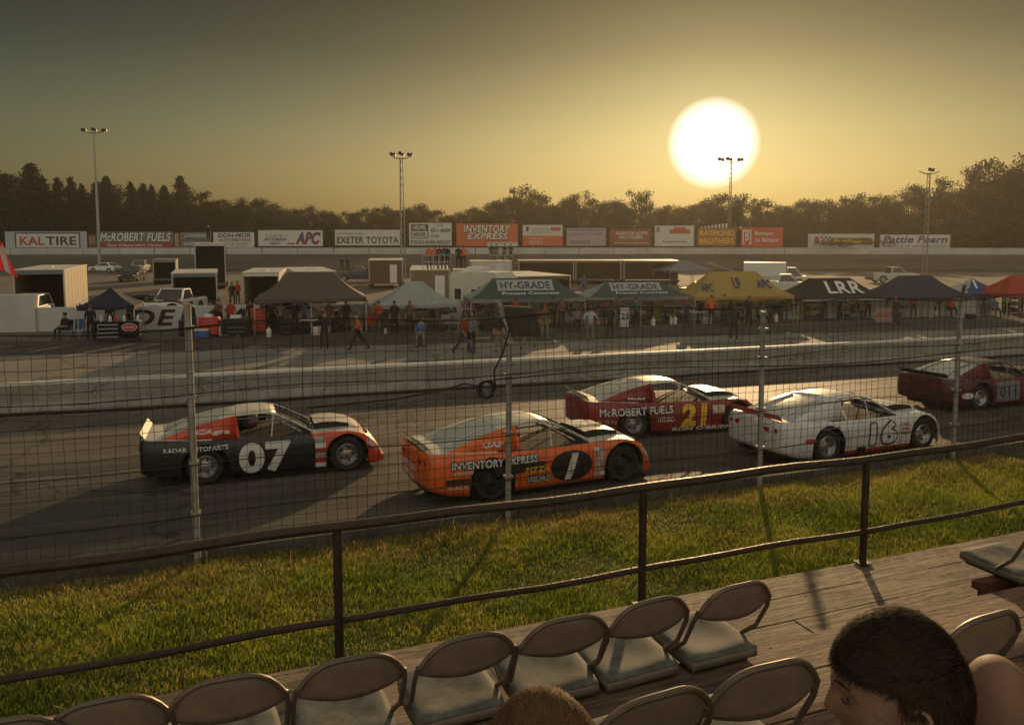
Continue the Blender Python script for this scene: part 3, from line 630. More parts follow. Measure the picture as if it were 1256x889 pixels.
tent(94, 163, 376, 352, 40.6, TC('navy', (.015,.02,.045)), 'small navy pop-up tent at the far left above the black work cart', rz=R(16), side=TC('navy', (.015,.02,.045)))
tent(311, 449, 367, 334, 41.6, TC('taupe', (.12,.09,.075)), 'wide plain taupe-brown tent left of centre', rz=R(13), depth=3.3)
tent(463, 562, 374, 345, 43, TC('ivory', (.36,.39,.37)), 'pale grey-green pointed tent in the centre left', rz=R(13), depth=3.5)
HG = TC('hygrade', (.045,.085,.078))
for a, b, ys, D, lb in ((577, 719, (367, 341), 44.5, 'dark green tent with a white name panel, behind the tilted board'), (722, 850, (365, 345), 46.5, 'dark green tent with a white name panel, beside the yellow tent')):
    tent(a, b, ys[0], ys[1], D, HG, lb, rz=R(11), val=TC('valgrey', (.26,.28,.27)), side=TC('palegreen', (.28,.36,.33)), val_lines=[('WWW.HYGRADEROOFING.COM', .25, .8, INKN)],
         lines=[('HY-GRADE', .28, .72, .55, .85, INKN, .0, .05, TC('panel', (.45,.47,.44))), ('Precast Concrete', .28, .78, .24, .40, INKW, .1, .02)])
tent(852, 975, 364, 333, 47, TC('mustard', (.42,.30,.09)), 'mustard yellow tent with dark round logos right of the green tents', rz=R(11), depth=3.3, lines=[('APC', .68, .84, .38, .72, INKN, .2, .06, ), ('APC', .10, .24, .25, .6, INKN, .2, .06), ('LP', .45, .53, .4, .8, INKN, 0, .03)], val_lines=[('AUTOPARTS CENTRES', .5, .85, INKR)])
tent(979, 1092, 366, 341, 48.5, TC('charcoal', (.02,.018,.02)), 'black tent with big white slanted initials', rz=R(11), depth=3.3, lines=[('LRR', .38, .78, .28, .86, INKW, .15, .09)], val_lines=[('LONDON RACE RENTALS LONDON RACE', .05, .95, INKW)])
tent(1093, 1193, 364, 338, 49.5, TC('indigo', (.035,.035,.075)), 'wide plain dark indigo tent on the right', rz=R(11), depth=3.3)
tent(1186, 1240, 360, 341, 52, TC('bluewhite', (.03,.06,.25)), 'blue tent with white patches between the indigo and red tents', rz=R(11), side=TC('whitecl', (.5,.5,.5)), lines=[('/ /', .1, .5, .4, .9, INKW, 0, .08)])
tent(1236, 1300, 360, 338, 50.5, TC('crimson', (.42,.05,.03)), 'red tent at the right edge of the picture', rz=R(11))
tent(436, 482, 338, 327, 84, TC('slateblue', (.06,.08,.16)), 'small slate-blue tent far back beside the brown trailer', rz=R(18), depth=4)
tent(636, 668, 324, 315, 100, TC('smoke', (.14,.13,.12)), 'small dark smoke-grey tent far back behind the camper', rz=R(18))
tent(712, 754, 329, 320, 92, TC('palegrey', (.3,.3,.29)), 'small pale grey tent far back above the right-hand green tent', rz=R(18))
tent(822, 874, 331, 320, 86, TC('lilac', (.24,.22,.27)), 'small lilac-grey tent far back above the yellow tent', rz=R(18), depth=4)
# ---------------------------------------------------------------- trailers
def wheel(parent, x, y, z, r, w, rim=ALU, name='wheel', n=20, dish=.03):
    m = MB(); h = w/2
    o = m.lathe([(r*.62,-h*.8),(r*.88,-h),(r*.98,-h*.8),(r,-h*.4),(r,h*.4),(r*.98,h*.8),(r*.88,h),(r*.62,h*.8),(r*.62,-h*.8)], n, 'y', RUBBER, (x,y,z)).build(name, parent=parent, smooth=True)
    sgn = -1 if y <= 0 else 1; q = MB()
    q.lathe([(r*.66,sgn*h*.78),(r*.60,sgn*h*.95),(r*.54,sgn*(h*.9-dish)),(r*.40,sgn*(h*.75-dish*1.5)),(r*.18,sgn*(h*.75-dish*.6)),(.001,sgn*(h*.8-dish*.6))], n, 'y', rim, (x,y,z))
    for k in range(5):
        a = k*1.2566; q.obox((x+r*.36*math.cos(a), y+sgn*(h*.82-dish), z+r*.36*math.sin(a)), (r*.05,0,0), (0,.012,0), (0,0,r*.05), INTER)
    q.build('rim', parent=o, smooth=True); return o
def trailer(px0, px1, ytop, D, L_, label, side=CREAM, open_rear=True, roof=None, rz=R(20), trim=None, vent=True, name='enclosed_trailer', base=-.69, roofgear=None):
    c, s = math.cos(rz), math.sin(rz); p0 = atd(px0, ytop, D); k = (px1-CX)/FPX; w = (k*p0.y-p0.x)/(c-k*s); h = p0.z-base
    t = thing(name, label, 'trailer', V3(p0.x, p0.y, base), rz, 'race trailers parked in the infield'); m = MB(); fz = .45; th = .06
    m.box(0, th, 0, L_, fz, h-.05, side); m.box(w-th, w, 0, L_, fz, h-.05, side); m.box(th, w-th, L_-th, L_, fz, h-.05, side); m.box(th, w-th, .0, L_-th, fz, fz+.08, DKGREY)
    if not open_rear: m.box(th, w-th, .02, .06, fz+.08, h-.05, side)
    else: m.box(th, w-th, .0, .05, h-.30, h-.05, trim or side)
    for x in (0, w-.09): m.box(x-.005, x+.095, -.02, .04, fz-.02, h-.04, ALU)
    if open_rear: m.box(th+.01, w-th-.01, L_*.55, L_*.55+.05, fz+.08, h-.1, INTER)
    for k in range(1, int(L_/1.2)):
        for x in (-.006, w-.006): m.box(x, x+.012, k*1.2, k*1.2+.035, fz+.05, h-.1, GREYM)
    for x in (-.006, w-.006): m.box(x, x+.012, .1, L_-.1, fz+.02, fz+.3, GREYM)
    m.build('body', parent=t)
    for x in (.12, w-.24): MB().box(x, x+.12, -.04, -.021, fz-.0, fz+.09, M('tail_lens', (.35,.02,.02), .2, var=0)).build('tail_light', parent=t)
    MB().box(-.04, w+.04, -.04, L_+.04, h-.05, h, roof or CREAM).build('roof', parent=t)
    if vent: MB().box(w*.4, w*.6, L_*.3, L_*.3+.5, h, h+.12, WHITE).build('roof_vent', parent=t)
    if open_rear: m = MB(); m.obox((w/2, -.75, .24), (w/2-.1,0,0), (0,.78,-.22), (0,.01,.03), DKGREY); m.build('ramp_door', parent=t)
    for x in (.12, w-.12):
        for dy in (.42, .55): wheel(t, x, L_*dy, .33, .33, .2, n=12)
    if not open_rear: MB().box(w*.62, w*.62+.7, -.01, .02, fz+.1, fz+1.9, WHITE).build('door', parent=t)
    return t, w, h
SIDEY = M('trailer_tan', (.40,.33,.22), .5)
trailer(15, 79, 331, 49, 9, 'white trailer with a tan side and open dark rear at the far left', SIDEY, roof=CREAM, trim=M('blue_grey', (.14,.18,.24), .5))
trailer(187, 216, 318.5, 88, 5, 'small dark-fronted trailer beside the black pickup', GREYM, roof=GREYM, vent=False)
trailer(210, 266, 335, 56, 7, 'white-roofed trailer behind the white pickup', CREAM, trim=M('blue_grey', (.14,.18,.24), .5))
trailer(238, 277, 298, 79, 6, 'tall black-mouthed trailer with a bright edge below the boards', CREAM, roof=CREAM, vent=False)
trailer(297, 342, 334, 56, 8, 'cream-roofed trailer left of the taupe tent, partly behind it', CREAM, rz=R(12))
trailer(362, 412, 333, 60, 9, 'cream-roofed trailer directly behind the taupe tent', CREAM, rz=R(20))
trailer(452, 494, 319, 80, 7, 'brown-sided trailer with two white roof vents beside the lattice mast', BROWN, rz=R(8), open_rear=False)
platform, PW, PH = trailer(503, 552, 331, 58, 9, 'brown-sided trailer with a railed viewing roof', M('trailer_brown', (.20,.15,.10), .6), open_rear=False, rz=R(6), vent=False)
trailer(577, 628, 320.5, 82, 5, 'pale trailer whose roof carries four onlookers', CREAM, rz=R(4), vent=False, open_rear=False)
trailer(628, 700, 339, 58, 8, 'long-roofed trailer with a bright sunlit top above the left green tent', BROWN, rz=R(22), vent=False)
trailer(636, 704, 319.5, 88, 4, 'dark low trailer far back, left one of a row of three', BROWN, rz=R(0), vent=False)
trailer(706, 762, 319.5, 88, 4, 'dark low trailer far back, middle one of a row of three', BROWN, rz=R(0), vent=False)
trailer(765, 832, 319.5, 88, 4, 'dark low trailer far back, right one of a row of three', BROWN, rz=R(0), vent=False)
# railed deck on the viewing trailer
def railing_on(parent, x0, x1, y, z, n=5):
    m = MB()
    for i in range(n): x = x0+(x1-x0)*i/(n-1); m.tube([(x,y,z),(x,y,z+1.05)], .03, 6, ALU)
    for h in (.55, 1.05): m.tube([(x0,y,z+h),(x1,y,z+h)], .03, 6, ALU)
    m.build('roof_railing', parent=parent)
railing_on(platform, .9, 2.9, .3, PH, 6); railing_on(platform, 3.0, 4.0, 1.2, PH, 3) if PW > 3.4 else None
# camper
def camper():
    p0 = atd(552, 333, 50); t = thing('camper_trailer', 'cream camper trailer with small dark windows and a roof air conditioner', 'camper', V3(p0.x, 50, -.69), R(-28)); h = p0.z+.69
    m = MB(); L_, W_ = 3.6, 2.3
    prof = [(0,.5),(0,h-.25),(.15,h),(L_-.5,h),(L_,h-.5),(L_,1.0),(L_-.3,.5)]
    m.grid([[(x, y, z) for x, z in prof+[prof[0]]] for y in (0, W_)], CREAM)
    for y in (0, W_): m.face([(x, y, z) for x, z in prof], CREAM)
    b = m.build('body', parent=t); bev(b, .05)
    GL = glass('dark_glass', alpha=1)
    for (x, w, z, hh) in ((.35,.45,1.3,.65),(1.55,.35,1.5,.45),(2.5,.7,1.5,.5)):
        f = MB().box(x-.04, x+w+.04, -.03, -.003, z-.04, z+hh+.04, WHITE).build('window', parent=t); MB().box(x, x+w, -.045, -.032, z, z+hh, GL).build('pane', parent=f)
    f = MB().box(2.0, 2.4, -.03, -.003, .55, 2.1, GREYM).build('door', parent=t)
    MB().box(0.0-.03, -.003, .5, 1.8, 1.3, 1.9, GL).build('window', parent=t)
    MB().box(.8, 1.9, .7, 1.6, h+.0, h+.28, WHITE).build('air_conditioner', parent=t)
    MB().box(.0, L_-.1, -.008, -.003, .85, 1.0, M('camper_stripe', (.25,.12,.1), .5)).build('stripe', parent=t)
    for y in (.1, W_-.1): wheel(t, 1.5, y, .33, .33, .2)
camper()
# ---------------------------------------------------------------- road vehicles
GLASSB = M('tinted_glass', (.012,.014,.016), .06, var=0, spec=.9)
def vehicle(kind, paint, label, loc, rz, name, cat=None):
    t = thing(name, label, cat or 'car', loc, rz)
    P = {'pickup': dict(L=5.4, W=1.0, prof=[(0,.45),(.02,1.05),(2.0,1.08),(2.05,1.08),(3.7,1.08),(5.2,1.0),(5.4,.75),(5.4,.45)], cab=[(2.0,1.08),(2.15,1.75),(3.1,1.78),(3.75,1.08)], ax=(1.1,4.4), r=.40),
         'suv': dict(L=4.6, W=.95, prof=[(0,.45),(0,1.05),(3.3,1.05),(4.4,.95),(4.6,.7),(4.6,.4)], cab=[(.1,1.05),(.3,1.72),(2.5,1.74),(3.3,1.05)], ax=(.9,3.6), r=.37),
         'car': dict(L=4.6, W=.9, prof=[(0,.4),(0,.92),(.9,.97),(3.3,.92),(4.4,.78),(4.6,.55),(4.6,.35)], cab=[(.6,.95),(1.3,1.4),(2.4,1.42),(3.3,.92)], ax=(.95,3.6), r=.33),
         'hauler': dict(L=6.4, W=1.1, prof=[(0,.5),(0,1.0),(4.2,1.0),(6.0,1.15),(6.4,.9),(6.4,.5)], cab=[(4.1,1.0),(4.15,2.0),(5.0,2.0),(5.7,1.1)], ax=(1.2,5.4), r=.42)}[kind]
    xs = np.unique(np.concatenate([np.linspace(0, P['L'], 60), [q[0] for q in P['prof']]])); tx = [q[0] for q in P['prof'][:-1]]; tz = [q[1] for q in P['prof'][:-1]]
    tops = [(q[0], q[1]) for q in P['prof'] if q[1] > .5]; m = MB(); rows = []
    for x in xs:
        zt = float(np.interp(x, [a for a, b in tops], [b for a, b in tops])); zb = .32
        for c in P['ax']:
            ra = P['r']*1.18
            if abs(x-c) < ra: zb = max(zb, P['r']+math.sqrt(ra*ra-(x-c)**2))
        zb = min(zb, zt-.05); W_ = P['W']*(1-.06*max(0, (x-P['L']+.8)/.8)**2)
        rows.append([(x,-W_,zb),(x,-W_*1.01,(zb+zt)/2),(x,-W_*.99,zt-.06),(x,-W_*.93,zt),(x,0,zt+.03),(x,W_*.93,zt),(x,W_*.99,zt-.06),(x,W_*1.01,(zb+zt)/2),(x,W_,zb)])
    m.grid(rows, paint); m.face(rows[0], paint); m.face(rows[-1], paint); m.build('body', parent=t, smooth=True)
    MB().box(.2, P['L']-.2, -P['W']*.8, P['W']*.8, .28, .6, INTER).build('underside', parent=t)
    cb = P['cab']; W_ = P['W']; m = MB(); k = .82
    def cp(i, s): x, z = cb[i]; return (x, s*W_*(.93 if i in (0, 3) else k-.04), z)
    ce = Vector(((cb[0][0]+cb[3][0])/2, 0, 0))
    m.face([cp(1,-1), cp(2,-1), cp(2,1), cp(1,1)], paint); m.face([cp(i,-1) for i in range(4)], paint); m.face([cp(i,1) for i in range(4)], paint); m.face([cp(0,-1),cp(1,-1),cp(1,1),cp(0,1)], paint); m.face([cp(2,-1),cp(3,-1),cp(3,1),cp(2,1)], paint)
    cab = m.build('cab', parent=t)
    def inset(pts, off, kk, nm, mat=GLASSB):
        c = sum((Vector(p) for p in pts), Vector())/4; nn = (Vector(pts[1])-Vector(pts[0])).cross(Vector(pts[2])-Vector(pts[0])).normalized()
        if nn.dot(c-Vector(((cb[0][0]+cb[3][0])/2, 0, 1.2))) < 0: nn = -nn
        q = [c+(Vector(p)-c)*kk+nn*off for p in pts]; m = MB(); m.face(q, mat); m.face([p-nn*.01 for p in q], mat); m.build(nm, parent=t)
    inset([cp(2,-1),cp(3,-1),cp(3,1),cp(2,1)], .015, .88, 'windscreen'); inset([cp(0,-1),cp(1,-1),cp(1,1),cp(0,1)], .015, .85, 'rear_window')
    for s in (-1, 1): inset([cp(0,s),cp(1,s),cp(2,s),cp(3,s)], .015, .82, 'side_window')
    for c in P['ax']:
        for s in (-1, 1): wheel(t, c, s*(W_-.1), P['r'], P['r'], .22, n=14)
    for s in (-1, 1):
        MB().box(P['L']-.04, P['L']+.02, s*W_*.78-.14, s*W_*.78+.14, .68, .82, M('lamp_lens', (.7,.7,.68), .15, var=0)).build('headlight', parent=t)
        MB().box(-.02, .03, s*W_*.85-.08, s*W_*.85+.08, .7, .95, M('tail_lens', (.35,.02,.02), .2, var=0)).build('tail_light', parent=t)
    for x in (-.06, P['L']-.05): MB().box(x, x+.12, -W_*.95, W_*.95, .42, .58, DKGREY if kind != 'hauler' else ALU).build('bumper', parent=t)
    if kind == 'pickup': MB().box(.1, 1.9, -W_*.8, W_*.8, 1.065, 1.125, INTER).build('bed_cover', parent=t)
    if kind == 'hauler': b = MB().box(-.1, 4.05, -W_-.05, W_+.05, 1.04, 2.5, WHITE).build('cargo_box', parent=t)
    return t
vehicle('car', WHITE, 'white car parked at the foot of the tall pole on the left', pin(146, 334.5), R(165), 'parked_car')
vehicle('pickup', M('black_gloss', (.02,.022,.025), .2), 'black pickup parked behind the small navy tent', pin(170, 343), R(-78), 'parked_pickup', 'pickup')
vehicle('pickup', M('silver_gloss', (.42,.43,.44), .3), 'silver pickup nose-out behind the black pickup', pin(176, 333.5), R(-75), 'parked_pickup', 'pickup')
vehicle('pickup', WHITE, 'white pickup facing the camera under the white-roofed trailer', FX(238, 55.5), R(-92), 'tow_pickup', 'pickup')
vehicle('suv', WHITE, 'white utility vehicle half hidden behind the tall wall at the left', FX(48, 49.5), R(-75), 'utility_vehicle', 'car')
vehicle('hauler', CREAM, 'pale truck with a long white cargo box behind the yellow tent', FX(912, 84), R(-18), 'box_truck', 'truck')
vehicle('pickup', M('white_dull', (.5,.5,.48), .4), 'pale pickup seen over the roof of the black tent', FX(1064, 90), R(2), 'parked_pickup', 'pickup')
vehicle('pickup', CREAM, 'cream pickup parked just right of the box truck', FX(925, 74), R(-20), 'parked_pickup', 'pickup')
vehicle('car', M('red_gloss', (.25,.03,.02), .25), 'dark red car with its lights towards the left of the yellow tent', FX(838, 66), R(15), 'parked_car')
vehicle('pickup', M('dark_grey_gloss', (.08,.08,.08), .3), 'dark pickup with people standing in its bed below the heavy black lettering', FX(412, 92), R(8), 'parked_pickup', 'pickup')
vehicle('suv', CREAM, 'cream van hidden under the taupe tent', FX(318, 45.4), R(14), 'parked_van', 'van')
vehicle('car', M('silver_gloss', (.42,.43,.44), .3), 'silver car whose white roof shows beside the left green tent', FX(700, 56), R(8), 'parked_car')
# boom
p = atd(866, 322, 80); q = atd(900, 333, 80); MBt = MB(); MBt.tube([p, q], .07, 6, ALU); MBt.tube([q, V3(q.x, q.y, -.7)], .07, 6, ALU); tag(MBt.build('boom_pole'), 'slanting pale boom pole beside the lilac tent', 'pole')
# ---------------------------------------------------------------- infield wall with large lettering and banners
WA, WBp = V3(-40, 41.6), V3(31.5, 52.6); wd = (WBp-WA); WL = wd.length; wr = math.atan2(wd.y, wd.x)
WM_ = M('pit_wall_white', (.52,.52,.50), .75, var=.14, scale=.6)
wall = thing('pit_wall', 'long pale infield wall painted with huge black capitals', 'wall', V3(WA.x, WA.y, -.70), wr)
MB().box(0, WL, 0, .2, 0, 1.30, WM_).build('face', parent=wall)
def wx(px, yy=390):   # wall coordinate under pixel column
    k = (px-CX)/FPX; d = wd.normalized(); return (k*WA.y-WA.x)/(d.x-k*d.y)
m = MB()
for ch, a, b in (('D',155,188),('E',190,214),('L',217,236),('A',238,272),('W',274,318),('A',318,345),('R',350,380),('E',384,410)):
    flat_text(m, ch, wx(a), wx(b), .22, 1.12, -.012, INK, .07, .22)
m.build('lettering', parent=wall)
hb = box1('wall_block', wx(-60), wx(42), -.16, .22, 0, 2.05, WM_); place(hb, wall.location, wr); tag(hb, 'taller pale concrete block at the left end of the lettered wall', 'wall')
def banner(px0, px1, z0, z1, base, label, lines=(), pat=(), off=.05, name='banner'):
    t = thing(name, label, 'banner', wall.location+wd.normalized()*wx(px0)+V3(0,0,0), wr, 'banners hung on the infield wall'); w = wx(px1)-wx(px0)
    MB().box(0, w, -off, -off+.02, z0, z1, base).build('sheet', parent=t)
    m = MB(); h = z1-z0
    for (a, b, c, d, mt) in pat: m.box(a*w, b*w, -off-.012, -off-.002, z0+c*h, z0+d*h, mt)
    for (s, a, b, c, d, mt, *r) in lines: flat_text(m, s, a*w, b*w, z0+c*h, z0+d*h, -off-.018, mt, r[1] if len(r) > 1 else .04, r[0] if r else 0)
    if lines or pat: m.build('print', parent=t)
BW = M('banner_white', (.50,.49,.47), .6, var=.1)
banner(441, 486, .42, 1.25, BW, 'white banner with red and black capitals under the pale tent', [('KAL',.05,.45,.3,.8,INKR,0,.07),('TIRE',.5,.97,.3,.8,INK,0,.07)])
banner(497, 538, .2, 1.32, BW, 'white banner with dark script and a black base line', [('Racing',.2,.85,.5,.85,INK,.3,.04),('MOTORSPORTS',.1,.9,.3,.42,INKY,0,.02)], [(0,1,.0,.18,INK)])
banner(561, 606, .25, 1.45, BW, 'white banner with red and black slanted lettering left of the tilted board', [('VANKUS',.1,.95,.6,.92,INKR,.25,.05),('DESIGN',.1,.9,.15,.5,INK,.25,.06)])
banner(662, 730, .55, 1.5, M('banner_tan', (.32,.28,.22), .7), 'tan banner with large dark block capitals under the left green tent', [('FEMCO',.05,.95,.2,.82,INK,0,.04)])
banner(778, 801, .2, 1.5, BROWN, 'dark banner with lines of pale writing under the right green tent', [('LEEWAY',.1,.9,.75,.9,INKW),('CUSTOM',.1,.9,.5,.62,INKW),('MARINE',.1,.9,.2,.32,INKW)])
banner(802, 809, .2, 1.5, M('banner_yellow', (.5,.38,.05), .6), 'narrow yellow banner between two wider ones')
banner(811, 846, .3, 1.5, BW, 'white banner with a red swoosh and red capitals', [('PRO ONE',.15,.95,.6,.9,INKR,.2,.06),('performance',.15,.9,.4,.52,INK,.2,.02)], [(.0,.1,.3,.6,INKR)])
banner(852, 880, .55, 1.55, BW, 'white and red banner left of the yellow tent', [('Castrol',.1,.9,.6,.85,INK,.2,.03)], [(0,1,0,.45,INKR)])
banner(941, 975, .5, 1.4, M('banner_olive', (.18,.17,.06), .7), 'olive banner at the back of the yellow tent', [('AUTO PARTS',.1,.9,.4,.6,INK)])
banner(978, 1000, .2, 1.4, M('banner_yellow', (.5,.38,.05), .6), 'yellow-green banner between the yellow and black tents')
banner(1040, 1066, .5, 1.3, M('banner_yellow', (.5,.38,.05), .6), 'yellow banner inside the black tent')
banner(1140, 1180, .7, 1.4, BW, 'white banner at the back of the indigo tent', [('RACE TEAM',.1,.9,.3,.7,INKR)])
# ---------------------------------------------------------------- pit clutter
def toolbox(px, py, w, h, mat, label, drawers=5, name='tool_chest', rz=R(12)):
    p = pin(px, py); t = thing(name, label, 'tool chest', p, rz); b = MB().box(-w/2, w/2, 0, .5, .12, h, mat).build('cabinet', parent=t); bev(b, .015)
    for k in range(drawers):
        z = .18+(h-.26)*k/drawers; d = MB().box(-w/2+.04, w/2-.04, -.02, -.002, z, z+(h-.26)/drawers-.02, mat).build('drawer', parent=t); MB().box(-w*.3, w*.3, -.04, -.022, z+.07, z+.09, ALU).build('handle', parent=d)
    for x in (-w/2+.1, w/2-.1):
        for y in (.08, .42): MB().lathe([(.001,-.02),(.06,-.02),(.06,.02),(.001,.02)], 10, 'x', RUBBER, (x,y,.06)).build('caster', parent=t)
    MB().box(-w*.2, w*.15, .1, .4, h+.002, h+.16, WHITE).build('paper_stack', parent=t)
    return t
toolbox(256, 413, 1.0, 1.0, RED, 'red tool chest with white papers on it under the lettered wall'); toolbox(268, 412, .5, .8, DKRED, 'narrow dark red tool chest right beside the larger red one', 4)
toolbox(317, 409, .75, 1.35, RED, 'tall red cabinet under the left edge of the taupe tent', 6)
toolbox(290, 413, 1.5, .95, BLACK, 'long black work bench covered with parts between the two red chests', 3)
# black cart with oval sign
p = pin(143, 419.5); t = thing('work_cart', 'black shelved work cart with a red oval sign under the navy tent', 'cart', p, R(10)); m = MB()
for x in (-1.05, 1.05): m.box(x-.03, x+.03, 0, .6, .1, 1.0, BLACK)
for z in (.15, .45, .7, .97): m.box(-1.05, 1.05, 0, .6, z, z+.04, BLACK)
m.box(-1.0, 1.0, .5, .58, .15, 1.0, INTER); m.build('frame', parent=t)
for k in range(4): MB().box(-.85, .1, -.03, -.01, .22+.2*k, .30+.2*k, GREYM).build('drawer', parent=t)
m = MB(); m.face([(.62+.36*math.cos(a), -.03, .72+.2*math.sin(a)) for a in np.linspace(0, 6.28, 24, endpoint=False)], INKW); m.face([(.62+.33*math.cos(a), -.036, .72+.17*math.sin(a)) for a in np.linspace(0, 6.28, 24, endpoint=False)], INKR); flat_text(m, 'LAUCOMAC', .36, .88, .67, .77, -.042, INKW, .02); m.build('oval_sign', parent=t)
for x in (-.9, .9): MB().lathe([(.001,-.03),(.1,-.03),(.1,.03),(.001,.03)], 12, 'y', RUBBER, (x,.05,.1)).build('wheel', parent=t)
for k, x in enumerate((-.8,-.4,-.1,.25,.9)): q = MB().lathe([(.001,0),(.07,0),(.07,.2),(.03,.25),(.03,.3),(.001,.3)], 10, 'z', [CREAM, WHITE, RED, CREAM, WHITE][k]).build('bottle'); place(q, p+V3(x*.98, .3+x*.17, 1.012), 0); tag(q, ['cream','white','red','small cream','tall white'][k]+' bottle standing on the black work cart', 'bottle')
def tyre_stack(px, py, n, label, r=.34, w=.28):
    p = pin(px, py)
    for k in range(n):
        q = MB().lathe([(r*.6,.02),(r*.9,0),(r,.05),(r,w-.05),(r*.9,w),(r*.6,w-.02),(r*.6,.02)], 18, 'z', RUBBER).build('tyre', smooth=True); place(q, p+V3(.02*math.sin(k*3), 0, k*(w+.003))); tag(q, f'black racing tyre, {["bottom","second","third","top"][k] if n > 1 else "lying alone"} {"of the stack " if n > 1 else ""}{label}', 'tyre', 'racing tyres in the pits')
tyre_stack(228, 412, 3, 'left of the large red tool chest'); tyre_stack(352, 411, 3, 'under the taupe tent'); tyre_stack(596, 405, 2, 'just left of the tilted board'); tyre_stack(893, 399, 3, 'under the left of the yellow tent'); tyre_stack(1098, 394, 2, 'under the indigo tent'); tyre_stack(1190, 391, 1, 'at the right of the indigo tent')
def jug(px, py, label, m_=WHITE, s=1.):
    q = MB().lathe([(.001,0),(.13*s,0),(.14*s,.05),(.14*s,.34*s),(.06*s,.44*s),(.04*s,.44*s),(.04*s,.52*s),(.001,.52*s)], 12, 'z', m_).build('fuel_jug', smooth=True); place(q, pin(px, py)); tag(q, label, 'jug')
jug(330,413,'white fuel jug at the foot of the taupe tent left leg'); jug(801,399,'white fuel jug in front of the narrow yellow banner'); jug(822,397.5,'white fuel jug in front of the red swoosh banner'); jug(828,397.5,'second white fuel jug in front of the red swoosh banner, slightly right'); jug(952,394.5,'white jug under the yellow tent'); jug(1072,391,'white jug by the legs of the black tent', s=.9); jug(1148,388,'white jug on the ground under the indigo tent'); jug(292,412,'small white jug before the long black bench', s=.7)
jug(473,409,'small white jug under the left of the pale tent', s=.6)
def cooler(px, py, mat, label, w=.7):
    t = thing('cooler_box', label, 'cooler', pin(px, py), R(12)); bev(MB().box(-w/2, w/2, 0, .4, 0, .34, mat).build('tub', parent=t), .03); bev(MB().box(-w/2-.01, w/2+.01, -.01, .41, .343, .42, WHITE).build('lid', parent=t), .02)
cooler(247, 414, BLUE, 'blue cooler on the ground below the red tool chest'); cooler(390, 411, CREAM, 'cream cooler beside the taupe tent leg', .5); cooler(868, 397.5, M('pale_blue', (.3,.4,.5), .5), 'pale blue cooler by the white and red banner', .6)
def table(px, py, w, label, top=WHITE):
    t = thing('folding_table', label, 'table', pin(px, py), R(12)); MB().box(-w/2, w/2, 0, .7, .70, .74, top).build('table_top', parent=t)
    for x in (-w/2+.1, w/2-.1):
        for y in (.08, .62): MB().tube([(x,y,0),(x,y,.7)], .018, 6, DARKST).build('leg', parent=t)
table(385, 409, 1.4, 'white folding table under the taupe tent'); table(520, 409, 1.8, 'brown folding table under the pale tent', BROWN); table(860, 398, 2.2, 'long low white table under the two banners'); table(1125, 390, 1.8, 'white folding table under the indigo tent'); table(700, 403, 1.6, 'dark folding table under the left green tent', DKGREY)
def lawn_chair(px, py, mat, label, rz=0):
    t = thing('folding_chair', label, 'chair', pin(px, py), rz); MB().obox((0,0,.42), (.25,0,0), (0,.22,-.02), (0,0,.012), mat).build('seat', parent=t); MB().obox((0,.25,.68), (.25,0,0), (0,.05,.26), (0,.012,0), mat).build('backrest', parent=t)
    for s in (-1, 1): MB().tube([(.26*s,-.22,0),(.26*s,.22,.44)], .014, 5, ALU).build('leg', parent=t); MB().tube([(.26*s,.25,0),(.26*s,-.22,.44),(.26*s,-.2,.62),(.26*s,.25,.6)], .014, 5, ALU).build('armrest', parent=t)
lawn_chair(97, 414, BLC, 'blue folding chair left of the navy tent', R(10)); lawn_chair(112, 416, BLKC, 'black folding chair beside the work cart', R(-20)); lawn_chair(455, 408, REDC, 'red folding chair under the pale tent', R(15)); lawn_chair(1222, 388, BLC, 'blue folding chair under the red tent'); lawn_chair(545, 407, GRC, 'grey folding chair right under the pale tent', R(-15))
def cooling_board(px, py, w, h, base, lab, s, ink):
    t = thing('placard', lab, 'placard', pin(px, py), R(10)); MB().obox((0,0,h/2+.05), (w/2,0,0), (0,.0,0.001), (0,.12,h/2), base).build('panel', parent=t) if False else MB().box(-w/2, w/2, 0, .03, .05, h, base).build('panel', parent=t)
    m = MB(); flat_text(m, s, -w*.4, w*.4, h*.4, h*.7, -.01, ink, .03); m.build('lettering', parent=t)
cooling_board(766, 402, .5, 1.2, BW, 'narrow white placard standing under the right green tent', '21', INK)
cooling_board(1084, 396, 1.2, .9, M('speckled_panel', (.35,.22,.2), .7, var=.5, scale=8), 'speckled pink panel standing left of the dark-clothed man', 'RACE', INKR)
cooling_board(274, 413, .4, .55, WHITE, 'small white sheet leaning at the red chest', 'A', GREYM)
# race parts under the green tents
rp = random.Random(3)
